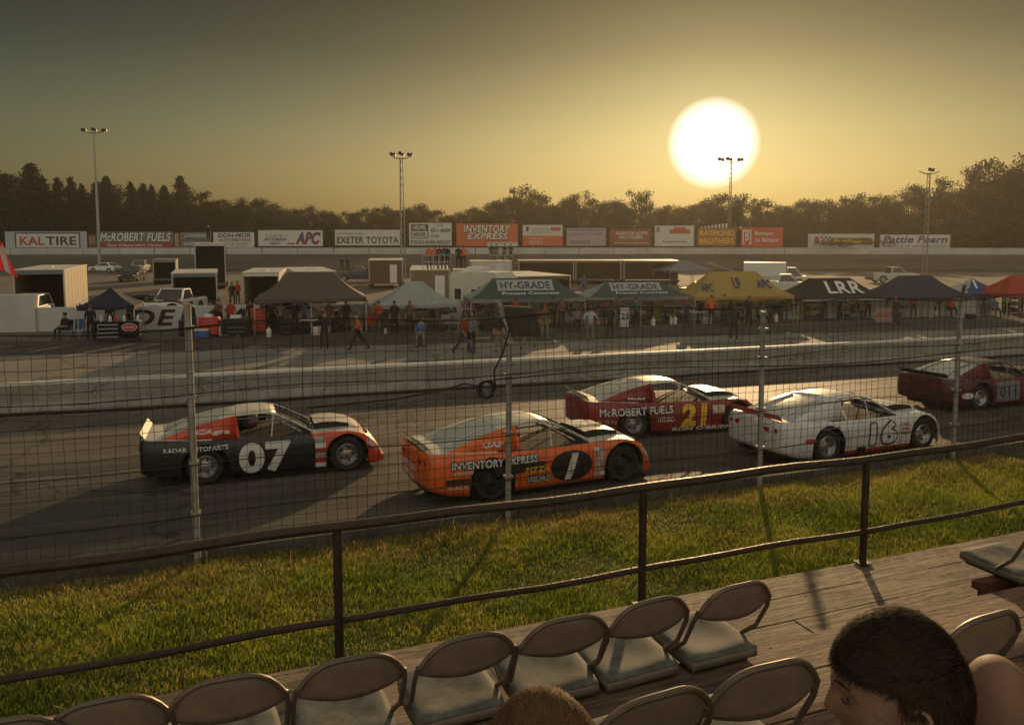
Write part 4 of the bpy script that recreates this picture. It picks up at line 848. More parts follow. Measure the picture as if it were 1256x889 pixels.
# ---------------------------------------------------------------- people in the pits
PP = [ # px, foot y, pose, shirt, trousers, facing deg, label, hair
 (440,429,'walk',M('coral_cloth',(.6,.12,.07),.8),BLKC,-80,'person in a coral shirt and dark trousers striding across the pit stalls','hair'),
 (516,424,'sit',BLC,KHAKI,5,'person in a blue shirt sitting on a low crate before the pale tent','hair'),
 (398,428,'stand',BLKC,BLKC,10,'person in black standing in front of the taupe tent','hair'),
 (568,434,'walk',REDC,DENIM,60,'person in dark red walking left of the tilted board with a white bag','hair'),
 (578,433,'stand',GRC,BLKC,170,'person in grey and black standing beside the one in dark red','hairb'),
 (612,431,'stand',BLKC,KHAKI,20,'person in black partly behind the fence post and tilted board','hair'),
 (648,427,'walk',BLKC,KHAKI,-60,'person in shorts walking behind the tilted board','hairb'),
 (668,417,'stand',BROWN,KHAKI,0,'person in brown under the left green tent','cap'),
 (724,419,'hips',M('pale_blue_cloth',(.34,.40,.50),.8),KHAKI,175,'person in a pale blue shirt and shorts seen from behind before the green tents','hair'),
 (748,415,'stand',BLKC,BLKC,20,'person in black between the two green tents','hair'),
 (900,416,'stand',BLKC,BLKC,160,'person in black standing before the yellow tent','hair'),
 (872,399,'hips',ORC,BLKC,10,'person in orange by the left leg of the yellow tent','hair'),
 (842,405,'lean',DENIM,DENIM,-20,'person in dark blue leaning by the red swoosh banner','cap'),
 (1098,401,'stand',BLKC,DENIM,180,'heavy-set person in dark clothes standing in front of the indigo tent','cap'),
 (1030,391,'stand',GREEN,BLKC,15,'person in green under the black tent','hair'),
 (1050,392,'sit',BLKC,BLKC,30,'person in black seated under the black tent','hair'),
 (1011,391,'lean',GRC,BLKC,-30,'person in grey bending under the left of the black tent','hair'),
 (1120,391,'stand',REDC,BLKC,0,'person in dark red under the indigo tent','hair'),
 (1149,388,'stand',BLKC,BLKC,0,'person in black at the middle of the indigo tent','hair'),
 (1165,388,'sit',ORC,DENIM,0,'person in orange seated under the indigo tent','hairb'),
 (1205,388,'stand',BLKC,DENIM,20,'person in black under the blue tent','hair'),
 (1218,389,'sit',BLC,DENIM,0,'person in blue seated at the right of the blue tent','hair'),
 (1234,389,'stand',WHC,BLKC,0,'person in white under the red tent edge','hairb'),
 (81,415,'sit',BLKC,BLKC,-20,'person in black sitting at the far left below the wall','hair'),
 (112,417,'stand',BLKC,BLKC,30,'person in black standing left of the black work cart','hair'),
 (136,409,'stand',BLKC,DENIM,0,'person in black standing behind the black work cart','hair'),
 (284,407,'stand',REDC,BLKC,0,'person in a red shirt and dark cap behind the long black bench','capb'),
 (239,410,'lean',BLKC,DENIM,-40,'person in black bending left of the red tool chest','hair'),
 (345,409,'hips',GRC,BLKC,0,'person in grey under the left part of the taupe tent','hair'),
 (362,409,'stand',BLKC,BLKC,40,'person in black in the middle of the taupe tent','hair'),
 (404,408,'stand',BROWN,DENIM,-20,'person in brown at the right of the taupe tent','hairb'),
 (425,408,'stand',BLKC,BLKC,10,'person in black between the taupe and pale tents','hair'),
 (466,409,'lean',REDC,BLKC,-20,'person in dark red bending under the pale tent','hair'),
 (484,409,'stand',BLKC,BLKC,10,'person in black under the pale tent','hair'),
 (503,408,'stand',BROWN,BLKC,-10,'person in brown under the pale tent','cap'),
 (689,405,'stand',BROWN,BLKC,10,'person in brown near the large dark block capitals','hair'),
 (708,404,'sit',GRC,BLKC,-10,'person in grey seated under the left green tent','hair'),
 (780,402,'stand',GREEN,BLKC,0,'person in green by the dark banner','hair'),
 (918,400,'stand',BLKC,BLKC,-10,'person in black under the middle of the yellow tent','hair'),
 (375,408,'lean',BLC,DENIM,-30,'person in blue bending over the white table under the taupe tent','hair'),
 (335,406,'stand',BROWN,BLKC,30,'person in brown behind the white jug under the taupe tent','cap'),
 (450,406,'stand',GRC,DENIM,0,'person in grey by the left edge of the pale tent','hair'),
 (530,405,'hips',BLKC,BLKC,20,'person in black by the dark script banner','hair'),
 (546,404,'stand',BLC,BLKC,-20,'person in blue at the right leg of the pale tent','hair'),
 (588,402,'stand',BLKC,KHAKI,10,'person in black with light trousers before the slanted-lettering banner','hair'),
 (632,404,'stand',REDC,BLKC,0,'person in dark red deep under the left green tent','hair'),
 (677,402,'lean',BLKC,BLKC,20,'person in black bending behind the one in brown','hair'),
 (760,401,'stand',BROWN,DENIM,-10,'person in brown by the narrow white placard','hair'),
 (815,398,'sit',BLKC,BLKC,0,'person in black crouching beside the white jugs','hair'),
 (858,397,'stand',BLKC,BLKC,15,'person in black behind the low white table','cap'),
 (888,397,'lean',BROWN,BLKC,-20,'person in brown at the left of the yellow tent','hair'),
 (962,394,'stand',BLKC,DENIM,0,'person in black by the olive banner','hair'),
 (990,393,'stand',ORC,BLKC,0,'person in orange between the yellow and black tents','hair'),
 (1064,391,'stand',BROWN,BLKC,10,'person in brown at the right of the black tent','hair'),
 (1088,389,'hips',BLKC,BLKC,-10,'person in black behind the speckled panel','hair'),
 (1186,387,'stand',BLC,BLKC,0,'person in blue between the indigo and blue tents','hair'),
 (308,407,'stand',BLKC,DENIM,0,'person in black behind the tall red cabinet','hair'),
 (270,405,'lean',BROWN,BLKC,0,'person in brown behind the narrow dark red chest','hair'),
 (160,408,'stand',BLKC,BLKC,-30,'person in black at the right of the black work cart','hair'),
 (935,399,'sit',GRC,BLKC,10,'person in grey seated under the yellow tent','hair'),
]
for (px, py, ps, sh, pt, fd, lb, hr) in PP:
    kd = 'cap' if hr.startswith('cap') else hr
    person(pin(px, py), ps, sh, pt, R(fd), lb, kd, 'people in the pits', capm=(BLKC if hr == 'capb' else None))
    if ps == 'sit' and px != 516:
      CL = {1050:'folding chair under the black tent with a person in black on it',1165:'folding chair under the indigo tent with a person in orange on it',1218:'folding chair at the right of the blue tent with a person in blue on it',81:'folding chair below the far left wall with a person in black on it',708:'folding chair under the left green tent with a person in grey on it',815:'folding chair beside the white jugs with a person in black on it',935:'folding chair under the yellow tent with a person in grey on it'}
      lawn_chair(px, py, random.Random(px).choice([BLC, GRC, REDC, BLKC]), CL[px], R(fd))
c_ = MB().box(-.25, .25, -.2, .2, 0, .42, DKGREY).build('crate'); bev(c_, .02); place(c_, pin(516,424)+V3(0,.02,0), R(5)); tag(c_, 'dark crate under the seated person in blue', 'crate')
# on the roofs
def roofperson(px, yfoot, D, ps, sh, pt, fd, lb, hr='hair'):
    p = atd(px, yfoot, D); person(p, ps, sh, pt, R(fd), lb, hr, 'onlookers on the trailer roofs')
zroof = PH-.69
for px, sh, pt, ps, fd, lb in ((527, ORC, DENIM, 'stand', 20, 'onlooker in orange at the left end of the railed roof'), (535, M('coral_cloth',(.6,.12,.07),.8), BLKC, 'hips', 170, 'onlooker in coral, second from the left on the railed roof'), (540, BLKC, KHAKI, 'stand', 200, 'onlooker in black with light trousers on the railed roof'),
     (545, TEAL, BLKC, 'lean', 180, 'onlooker in teal leaning on the railed roof'), (549, BLKC, BLKC, 'stand', 160, 'onlooker all in black beside the teal one on the railed roof')):
    p = FX(px, 58.8, zroof); person(p, ps, sh, pt, R(fd), lb, 'hair', 'onlookers on the trailer roofs')
for px, sh, pt, ps, fd, lb in ((563, BLKC, BLKC, 'stand', 170, 'onlooker in black at the roof edge above the camper'), (569, M('coral_cloth',(.6,.12,.07),.8), BLKC, 'hips', 180, 'onlooker in a coral vest above the camper')):
    p = FX(px, 60, zroof); person(p, ps, sh, pt, R(fd), lb, 'hair', 'onlookers on the trailer roofs')
st, sw, sh_ = trailer(556, 584, 331, 59.2, 3, 'low brown trailer joined to the railed one, carrying two onlookers', BROWN, open_rear=False, rz=R(4), vent=False)
zr2 = atd(600, 320.5, 82).z
for px, lb in ((603, 'first'), (609, 'second'), (619, 'third'), (626.5, 'fourth')):
    person(FX(px, 84, zr2+.005), 'stand', BLKC if lb != 'second' else DENIM, BLKC, R(170+px%7*5), f'{lb} dark-clad onlooker from the left on the pale trailer roof', 'hair', 'onlookers on the trailer roofs')
q = thing('roof_rail_frame', 'slim metal rail standing on the pale trailer roof', 'railing', FX(601, 83.3, zr2+.002), R(4)); railing_on(q, 0, 2.4, 0, 0, 4)
for px, lb in ((421, 'left'), (428, 'right')): person(FX(px, 93, .40), 'stand', BLKC, BLKC, R(170), f'{lb} one of two onlookers standing on the dark pickup', 'hair', 'onlookers on the trailer roofs')
person(FX(259, 82, atd(260, 297, 82).z), 'hips', BLKC, BLKC, R(150), 'onlooker in black standing on the tall black-mouthed trailer', 'hair', 'onlookers on the trailer roofs')
person(FX(286, 60, -.69), 'stand', BLKC, BLKC, R(20), 'person in black behind the wall beside the cream-roofed trailer', 'hair', 'people in the pits'); person(FX(293, 62, -.69), 'stand', REDC, BLKC, R(-20), 'person in red behind the wall beside the cream-roofed trailer', 'hair', 'people in the pits')
person(FX(716, 72, -.69), 'stand', BLC, DENIM, R(-20), 'person in blue beyond the right green tent', 'hair', 'people in the pits'); person(FX(856, 62, -.69), 'stand', GRC, BLKC, R(20), 'person in grey beyond the lilac tent', 'hair', 'people in the pits')
# flag
t = thing('red_flag', 'red and white flag hanging at the left edge above the tall wall', 'flag', atd(-6, 300, 47)+V3(0,0,-4.0)); MB().tube([(0,0,0),(0,0,4.6)], .03, 6, ALU).build('pole', parent=t)
fr = MB(); fm = M('flag_red', (.42,.02,.03), .7, trans=.3)
fr.grid([[(.05+1.15*(i/8)*(.35+.65*j/6), .1*math.sin(i*1.3+j*.5), 4.5-1.9*j/6-.5*i/8) for i in range(9)] for j in range(7)], mf=lambda a, b: WHC if 2 < b < 6 and 0 < a < 6 else fm); fr.build('cloth', parent=t, smooth=True)
# blue drum beside the parked display car
q = MB().lathe([(.001,0),(.29,0),(.3,.3),(.29,.31),(.3,.6),(.29,.88),(.001,.88)], 16, 'z', BLUE).build('drum', smooth=True); place(q, FX(188, 46.5)+V3(0,0,.3)); tag(q, 'blue drum beside the dark car behind the lettered wall', 'drum')
q2 = MB().box(-.5,.5,-.4,.4,0,.295,BROWN).build('pallet'); place(q2, FX(188, 46.5)); tag(q2, 'wooden pallet under the blue drum', 'pallet')

# shelving, generators and stacked crates crowding the back of the stalls
def rack(px, py, w, h, label, seed):
    r = random.Random(seed); p = pin(px, py); t = thing('equipment_rack', label, 'rack', p, R(r.uniform(6, 16)), 'equipment racks in the pits'); m = MB()
    for x in (-w/2, w/2): m.box(x-.02, x+.02, 0, .45, 0, h, DKGREY)
    n = 3
    for k in range(n+1): m.box(-w/2+.021, w/2-.021, 0, .45, .05+(h-.08)*k/n, .08+(h-.08)*k/n, DKGREY)
    m.build('frame', parent=t)
    mats = [DKRED, NAVY, BLACK, BROWN, DKGREY, BROWN, DKGREY, BLACK, TAN]
    for k in range(n):
        x = -w/2+.05
        while x < w/2-.2:
            ww = r.uniform(.14, .34); hh = r.uniform(.12, (h/n)*.75); MB().box(x, min(x+ww, w/2-.03), .05, .4, .082+(h-.08)*k/n, .082+(h-.08)*k/n+hh, r.choice(mats)).build('bin', parent=t); x += ww+.03
for i, (px, py, w, h, lb) in enumerate(((333,408,1.1,1.5,'dark rack of parts bins at the left under the taupe tent'),(412,407,1.3,1.3,'dark rack of parts bins at the right under the taupe tent'),(478,408,.9,1.1,'low rack of bins under the pale tent'),(551,406,1.0,1.4,'rack of bins at the right edge of the pale tent'),(618,405,1.2,1.5,'rack of bins hidden behind the tilted board'),(655,404,1.2,1.2,'rack of bins under the middle of the left green tent'),(738,402,1.3,1.5,'rack of bins between the two green tents'),(789,400,1.2,.9,'low rack before the dark banner'),(833,399,1.4,.9,'low rack under the red swoosh banner'),(908,397,1.2,1.4,'rack of bins under the left half of the yellow tent'),(947,395,1.3,1.1,'rack of bins under the right half of the yellow tent'),(1000,393,1.3,1.5,'rack of bins at the left under the black tent'),(1040,392,1.3,1.3,'rack of bins in the middle under the black tent'),(1070,391,1.0,1.5,'rack of bins at the right under the black tent'),(1108,390,1.2,1.2,'rack of bins at the left under the indigo tent'),(1135,389,1.3,1.5,'rack of bins in the middle under the indigo tent'),(1178,388,1.3,1.3,'rack of bins at the right under the indigo tent'),(1200,387,1.3,1.5,'rack of bins under the blue tent'),(1245,386,1.3,1.4,'rack of bins under the red tent'))): rack(px, py-2, w, h, lb, i+11)
# ---------------------------------------------------------------- race cars (late-model stock cars)
WBS, RW = 2.66, .34
def paint(n, c): return M('paint_'+n, c, .38, var=.22, scale=2.4, coat=.25)
TOPX = [-1.12,-.7,-.1,.6,1.3,2.0,2.35,2.7,2.95,3.15,3.32,3.42]; TOPZ = [.90,.88,.84,.81,.80,.80,.82,.815,.75,.64,.44,.24]
def c_zt(x): return float(np.interp(x, TOPX, TOPZ))
def c_w(x): return float(np.interp(x, [-1.12,-.95,-.4,0,.6,2.0,2.66,3.05,3.25,3.42], [.80,.90,.96,.98,.95,.95,.985,.93,.84,.66]))
def c_side(x, z):
    zt = c_zt(x); t = min(1, max(0, (z-.1)/(zt-.1))); b = .045*(2*t-1)**2 + (.05*max(0, t-.88)/.12)
    fl = sum(.025*math.exp(-((x-c)/.5)**2)*math.exp(-((z-.45)/.3)**2) for c in (0, WBS))
    return c_w(x)-b+fl
def c_zb(x):
    z = float(np.interp(x, [-1.12,-.8,-.4,3.1,3.42], [.28,.18,.12,.12,.10]))
    for c in (0, WBS):
        ra = .43
        if abs(x-c) < ra: z = max(z, RW+math.sqrt(max(0, ra*ra-(x-c)**2)))
    return min(z, c_zt(x)-.035)
GH = [(-.78,.0,.76,.76),(-.45,.13,.78,.72),(-.1,.25,.79,.66),(.25,.345,.79,.61),(.55,.40,.79,.585),(.85,.425,.79,.58),(1.12,.425,.79,.575),(1.32,.39,.79,.58),(1.55,.28,.79,.62),(1.8,.14,.79,.67),(2.05,.0,.79,.75)]
def race_car(label, px, py, qx, qy, cfg, ra=None):
    T = thing('race_car', label, 'race car', (0,0,0), 0, 'race cars on the track')
    mside, mtop, mlow = cfg['side'], cfg['top'], cfg.get('low', cfg['side'])
    xs = sorted(set(list(np.round(np.linspace(-1.12, 3.42, 64), 4))+[c+s*(.43+e) for c in (0, WBS) for s in (-1, 1) for e in (0, -.002)]+[c+.43*math.cos(a) for c in (0, WBS) for a in np.linspace(.15, 3.0, 14)]))
    rows = []; NS, NT = 9, 8
    for x in xs:
        zb, zt = c_zb(x), c_zt(x); r = []
        for j in range(NS): z = zb+(zt-zb)*j/(NS-1); r.append((x, -c_side(x, z), z))
        ytop = c_side(x, zt)
        for j in range(1, NT): y = -ytop+2*ytop*j/NT; r.append((x, y, zt+.035*(1-(y/ytop)**2)-(.0)))
        for j in range(NS-1, -1, -1): z = zb+(zt-zb)*j/(NS-1); r.append((x, c_side(x, z), z))
        rows.append(r)
    mfn = cfg.get('mf')
    def mf(i, j):
        x = (xs[i]+xs[min(i+1, len(xs)-1)])/2; nrow = len(rows[0])
        if NS-1 <= j < NS-1+NT:
            yy = (rows[i][j][1]+rows[i][j+1][1])/2
            if .15 < x < 1.95 and abs(yy) < .78: return INTER
            return mtop if x < 3.0 else cfg.get('nose', mtop)
        z = (rows[i][j][2]+rows[i][j+1][2])/2
        return mfn(x, z) if mfn else mside
    m = MB(); m.grid(rows, mf=mf)
    r0 = rows[0]; n = len(r0)
    r1 = rows[-1]; m.face(r1, cfg.get('nose', mside))
    body = m.build('body', parent=T, smooth=True); so = body.modifiers.new('shell', 'SOLIDIFY'); so.thickness = .012; so.offset = -1
    bc = MB(); zb0, zt0 = .28, c_zt(-1.12); rr = []
    for j in range(9):
        z_ = zb0+(zt0-zb0)*j/8; wv = c_side(-1.12, z_); rr.append([(-1.122-.07*(1-(u/7)**2)*(1-.35*abs(2*j/8-1.2)), wv*u/7, z_+(.035*(1-(u/7)**2) if j == 8 else 0)) for u in range(-7, 8)])
    bc.grid(rr, cfg.get('rear', mside)); b_ = bc.build('rear_bumper', parent=T, smooth=True); so = b_.modifiers.new('s', 'SOLIDIFY'); so.thickness = .01; so.offset = 1
    # inner wheel wells and floor
    m = MB(); m.box(-1.05, 3.15, -.55, .55, .14, .62, INTER); m.box(.44, 2.2, -.90, .90, .13, .5, INTER)
    for c in (0, WBS): m.box(c-.46, c+.46, -.60, .60, .2, .72, INTER)
    m.build('chassis', parent=T)
    # greenhouse
    def gp(k, q, s):   # k station, q 0 belt..1 roof edge
        x, h, wb, wr = GH[k]; z0 = c_zt(x)+.005; return (x, s*(wb+(wr-wb)*q), z0+h*q)
    def rp(k, u):      # across the roof
        x, h, wb, wr = GH[k]; return (x, wr*u, c_zt(x)+.005+h+.04*(1-u*u)*(1 if h > .01 else .4))
    m = MB(); ru = [-1,-.6,-.2,.2,.6,1]
    m.grid([[rp(k, u) for u in ru] for k in range(3, 8)], cfg['roof'])
    for s in (-1, 1):
        m.grid([[gp(k, q, s) for q in (0, .5, 1)] for k in range(0, 5)], cfg['sail'])
        def at(k, q): return Vector(gp(k, q, s))
        m.tube([at(4, 1), at(5, 1), at(6, 1), at(7, 1), at(8, 1), at(9, 1), at(10, .9)], .022, 5, cfg['roof'])
        m.tube([at(4, 1), (GH[4][0]+.06, s*GH[4][2], c_zt(.6)+.0)], .03, 5, cfg['sail'])
        m.tube([(1.22, s*.79, c_zt(1.2)), (1.28, s*.60, c_zt(1.2)+.41)], .014, 5, cfg['roof'])
    roof = m.build('roof', parent=T, smooth=True); so = roof.modifiers.new('shell', 'SOLIDIFY'); so.thickness = .01; so.offset = -1
    RG = M('rear_window_poly', (.46,.47,.44), .16, var=.06, spec=.9, coat=.7)  # pale base colour stands in for sky reflected in the window
    m = MB(); m.grid([[rp(k, u) for u in ru] for k in range(0, 4)], RG); m.build('rear_window', parent=T, smooth=True)
    m = MB(); m.grid([[rp(k, u) for u in ru] for k in range(7, 11)], glass('windscreen_poly', (.06,.06,.06), .45)); m.build('windscreen', parent=T, smooth=True)
    for s in (-.35, .35): m = MB(); m.tube([Vector(rp(k, s))+V3(0,0,.012) for k in range(7, 11)], .012, 4, DARKST); m.build('window_strap', parent=T)
    for s in (-.62,.62): m = MB(); m.tube([Vector(rp(k, s))+V3(0,0,.012) for k in range(0, 4)], .014, 4, cfg['roof']); m.build('window_strap', parent=T)
    # cage, seat, solid dark net panel added to darken the cabin
    m = MB()
    for s in (-1, 1):
        m.tube([(.35,s*.55,.4),(.45,s*.52,1.13),(1.2,s*.50,1.15),(1.85,s*.62,.78)], .022, 6, cfg.get('cage', STEEL)); m.tube([(.4,s*.6,.62),(1.9,s*.62,.66)], .02, 6, cfg.get('cage', STEEL)); m.tube([(.45,s*.52,1.13),(-.5,s*.4,.85)], .02, 6, cfg.get('cage', STEEL))
    m.tube([(.45,-.52,1.13),(.45,.52,1.13)], .022, 6, STEEL); m.tube([(.42,-.5,1.1),(.42,.5,.6)], .02, 6, STEEL); m.build('roll_cage', parent=T, smooth=True)
    m = MB(); m.obox((.72,.3,.72), (.03,0,.0), (0,.24,0), (-.06,0,.34), BLACK); m.obox((.95,.3,.5), (.25,0,0), (0,.24,0), (0,0,.06), BLACK); bev(m.build('seat', parent=T), .03)
    m = MB(); m.lathe([(.001,.0),(.10,.01),(.135,.08),(.135,.16),(.10,.24),(.001,.27)], 12, 'z', cfg.get('helmet', WHITE), (.86,.3,.86)); m.obox((.86,.3,.74), (.12,0,0), (0,.22,0), (0,0,.16), DKRED)
    m.build('driver', parent=T, smooth=True)
    m = MB(); m.grid([[ (x, .79-.22*q, c_zt(x)+.02+.38*q) for q in (0,.33,.66,1)] for x in np.linspace(.62, 1.18, 5)], BLACK); m.build('dark_net_panel', parent=T)
    m = MB(); m.obox((1.75,0,.72), (.2,0,0), (0,.72,0), (0,0,.07), INTER); m.build('dashboard', parent=T)
    for x_ in (.50, 1.985): mq = MB(); mq.grid([[(x_+dx, -(c_side(x_, z)+.004), z) for z in np.linspace(.14, c_zt(x_)-.03, 7)] for dx in (0, .010)], INTER); mq.build('panel_seam', parent=T)
    # spoiler
    m = MB(); m.grid([[(-1.05,y,c_zt(-1.1)+.02), (-1.14,y*1.01,c_zt(-1.1)+.14)] for y in np.linspace(-.78,.78,7)], cfg['spoil']); sp = m.build('spoiler', parent=T); so = sp.modifiers.new('s', 'SOLIDIFY'); so.thickness = .012
    # bonnet scoop: raised cowl, dark rear opening, shadow gap painted onto its sides
    m = MB(); rows2 = []; hm_ = cfg.get('hood', mtop)
    for x, hh in ((2.06,.115),(2.25,.125),(2.5,.11),(2.75,.07),(2.98,.01)):
        rows2.append([(x, y*.50, c_zt(x)+.035*(1-(y*.5)**2)+hh*(1-.1*abs(y)**2) if abs(y) < 1 else c_zt(x)+.01) for y in (-1.12,-.98,-.5,0,.5,.98,1.12)])
    m.grid(rows2, mf=lambda i, j: INTER if j in (0, 5) and i < 3 else hm_); m.face([p for p in rows2[0]], INTER); m.build('bonnet_scoop', parent=T, smooth=True)
    if cfg.get('hoodmark'):
        m = MB(); m.box(2.3, 2.62, -.3, .3, c_zt(2.5)+.146, c_zt(2.5)+.150, cfg['hoodmark']); m.build('bonnet_marking', parent=T)
    # tail lights and bumper cover graphics
    for s in (-1, 1):
        m = MB()
        for yy in (.45, .66): m.obox((-1.175+.03*(yy > .5), s*yy, .72), (.006,0,0), (0,.075,0), (0,0,.045), cfg.get('tail', M('tail_lens', (.35,.02,.02), .2, var=0)))
        m.build('tail_light', parent=T)
    # headlight decals
    for s in (-1, 1):
        m = MB(); m.grid([[(x, s*(c_side(x, z)+.006), z) for z in (c_zt(x)-.16, c_zt(x)-.10, c_zt(x)-.05)] for x in (3.06, 3.14, 3.22, 3.28)], M('headlight_decal', (.6,.6,.55), .2, var=.0)); m.build('headlight', parent=T)
    for c, rr in ((0, RW), (WBS, RW)):
        for s in (-1, 1): wheel(T, c, s*.80, rr, rr, .27, cfg.get('rim', ALU), n=28, dish=.05)
    # side lettering
    def sd(x, z, off): return (x, -(c_side(x, z)+off), z)
    for (s, x0, x1, z0, z1, mt, *r) in cfg['text']:
        m = MB()
        sh = r[0] if r else 0; bo = r[1] if len(r) > 1 else .03; ol = r[2] if len(r) > 2 else None; ob = r[3] if len(r) > 3 else .05; slope = r[4] if len(r) > 4 else 0
        if ol:
            for q, (ex, ez) in enumerate(outl(10, ob*.30+.004+(.016 if z1-z0 > .35 else 0))): put_text(m, s, lambda u, v: sd(x0+ex+u*(x1-x0), z0+ez+v*(z1-z0)+slope*u, .0095+.0004*q), ol, bo, sh, 1)
        put_text(m, s, lambda u, v: sd(x0+u*(x1-x0), z0+v*(z1-z0)+slope*u, .017), mt, bo, sh, 1)
        if z1-z0 > .35 and s != '011':
            for q, (ex, ez) in enumerate(outl(8, .016)): put_text(m, s, lambda u, v: sd(x0+ex+u*(x1-x0), z0+ez+v*(z1-z0)+slope*u, .0140+.0003*q), mt, bo, sh, 1)
        m.build('lettering', parent=T)
    for (x0, x1, lo, hi, mt) in cfg.get('decal', ()):
        nx = 24; m = MB()
        m.grid([[sd(x0+(x1-x0)*i/nx, lo(x0+(x1-x0)*i/nx)+(hi(x0+(x1-x0)*i/nx)-lo(x0+(x1-x0)*i/nx))*j/8, .006) for j in range(9)] for i in range(nx+1)], mt)
        m.build('side_graphics', parent=T)
    if cfg.get('rtext'):
        m = MB()
        for (s, y0, y1, z0, z1, mt) in cfg['rtext']: put_text(m, s, lambda u, v: (-1.205, -(y0+u*(y1-y0)) if False else y0+(1-u)*(y1-y0), z0+v*(z1-z0)), mt, .04)
        m.build('rear_lettering', parent=T)
    if cfg.get('sailtext'):
        m = MB()
        for (s, x0, x1, q0, q1, mt) in cfg['sailtext']:
            def f(u, v):
                x = x0+u*(x1-x0); q = q0+v*(q1-q0); X = [g_[0] for g_ in GH]; h = np.interp(x, X, [g_[1] for g_ in GH]); wb = np.interp(x, X, [g_[2] for g_ in GH]); wr_ = np.interp(x, X, [g_[3] for g_ in GH]); qq = q/max(h, .05)
                return (x, -(wb+(wr_-wb)*qq+.012), c_zt(x)+.005+q)
            put_text(m, s, f, mt, .04, .2)
        m.build('roof_pillar_lettering', parent=T)
    # place: near-side wheel contact pixels of rear and front wheels
    z = -.1; 
    for _ in range(4):
        a = gnd(px, py, z); z = track_z(a.x, a.y)
    z2 = z
    for _ in range(4):
        b = gnd(qx, qy, z2); z2 = track_z(b.x, b.y)
    ang = math.atan2(b.y-a.y, b.x-a.x) if ra is None else ra
    left = V3(-math.sin(ang), math.cos(ang)); o = (a if ra is None else a)+left*.86
    if ra is None: mid = (a+b)/2; o = mid-V3(math.cos(ang), math.sin(ang))*(WBS/2)+left*.86
    o.z = track_z(o.x, o.y)+.003
    T.location = o; T.rotation_euler = (-R(1.6), 0, ang); return T
PW_, PB, PR, PO = paint('white', (.70,.69,.66)), paint('black', (.012,.012,.013)), paint('red_orange', (.60,.07,.025)), paint('orange', (.78,.15,.025))
PD_, PY_, PBL, PCR = paint('dark_red', (.23,.02,.02)), paint('yellow', (.72,.52,.03)), paint('pale_blue', (.45,.52,.60)), paint('cream', (.66,.62,.52))
ST = [INKW, INKR, INKN, INKY]
def stickers(x0, x1, z0, z1, nx, nz, seed, mats):
    r = random.Random(seed); out = []
    for i in range(nx):
        for j in range(nz):
            a = x0+(x1-x0)*i/nx+.006; b = x0+(x1-x0)*(i+1)/nx-.012; c = z0+(z1-z0)*j/nz+.006; d = z0+(z1-z0)*(j+1)/nz-.012*r.random()
            mt = r.choice(mats); out.append((a, b, (lambda x, c=c: c), (lambda x, d=d: d), mt))
    return out
def mf07(x, z):
    if x > 3.0 or (x > 2.12 and not (x < 2.2)): return PR
    if z > c_zt(x)-.06 and x > 2.0: return PR
    return PB
race_car('black race car with red-orange nose, white roof and a large white 07 on its side', 255, 593, 424, 577, dict(side=PB, top=PCR, roof=PCR, sail=PR, rear=PB, nose=PR, spoil=PCR, mf=mf07, hood=PCR,
  text=[('07', .62, 1.56, .16, .72, INKW, .0, .05, INK, .04), ('RADAR AUTOPARTS', -.72, .42, .66, .745, INKW, 0, .04), ('Auto', 2.02, 2.2, .70, .76, INKW)],
  decal=[(2.04, 2.24, lambda x: .14, lambda x: .74, M('sticker_strip', (.42,.30,.26), .5, var=.5, scale=14))]+stickers(2.03, 2.25, .15, .72, 1, 6, 2, [INKW, INKR, M('ink_grey', (.3,.3,.3), .5, var=0)]),
  sailtext=[('CAgra', -.15, .45, .07, .17, INKW)], rtext=[('07', -.25, .25, .45, .7, INKW)]))
race_car('orange race car with black sweeping side panel and a white 1 in a black oval', 600, 613, 765, 590, dict(side=PO, top=PCR, roof=PCR, sail=PO, rear=PO, nose=PO, spoil=PCR, hood=PCR, hoodmark=M('hood_blue', (.03,.05,.12), .4), rim=DARKST,
  text=[('INVENTORY EXPRESS', -.75, .88, .62, .75, INKW, .15, .05, INK, .04, -.02), ('PIZZA', .62, 1.1, .42, .52, INKY, .1, .05), ('SWISSCHALET', .66, 1.12, .24, .36, INKW, 0, .03, INK, .03), ('1', 1.42, 1.68, .22, .66, INKW, .3, .09), ('KENEDY', -.72, -.36, .52, .58, INKW, .1, .02), ('HAUL', -.8, -.45, .28, .34, INKW, .1, .02)],
  decal=[(-.45, 1.0, lambda x: max(.44, .80-.25*abs(x)**.9) if x < 0 else .44+0*x, lambda x: .60, PB), (.5, 1.35, lambda x: .5+.1*(x-.5), lambda x: .58, PB), (1.12, 1.98, lambda x: .45-.28*math.sqrt(max(0, 1-((x-1.55)/.43)**2)), lambda x: .45+.28*math.sqrt(max(0, 1-((x-1.55)/.43)**2)), PB)]+stickers(2.03, 2.24, .2, .74, 2, 6, 5, [INKW, M('ink_grey', (.3,.3,.3), .5, var=0), M('ink_pale', (.5,.5,.52), .5, var=0)])+[(-.85,-.4,lambda x:.36,lambda x:.46, M('sticker_dark', (.08,.03,.02), .5))],
  rtext=[('INVENTORY', -.3, .5, .5, .62, INKW), ('EXPRESS', -.2, .4, .34, .46, INKW)], sailtext=[('UAP', -.1, .3, .06, .15, INKW)]))
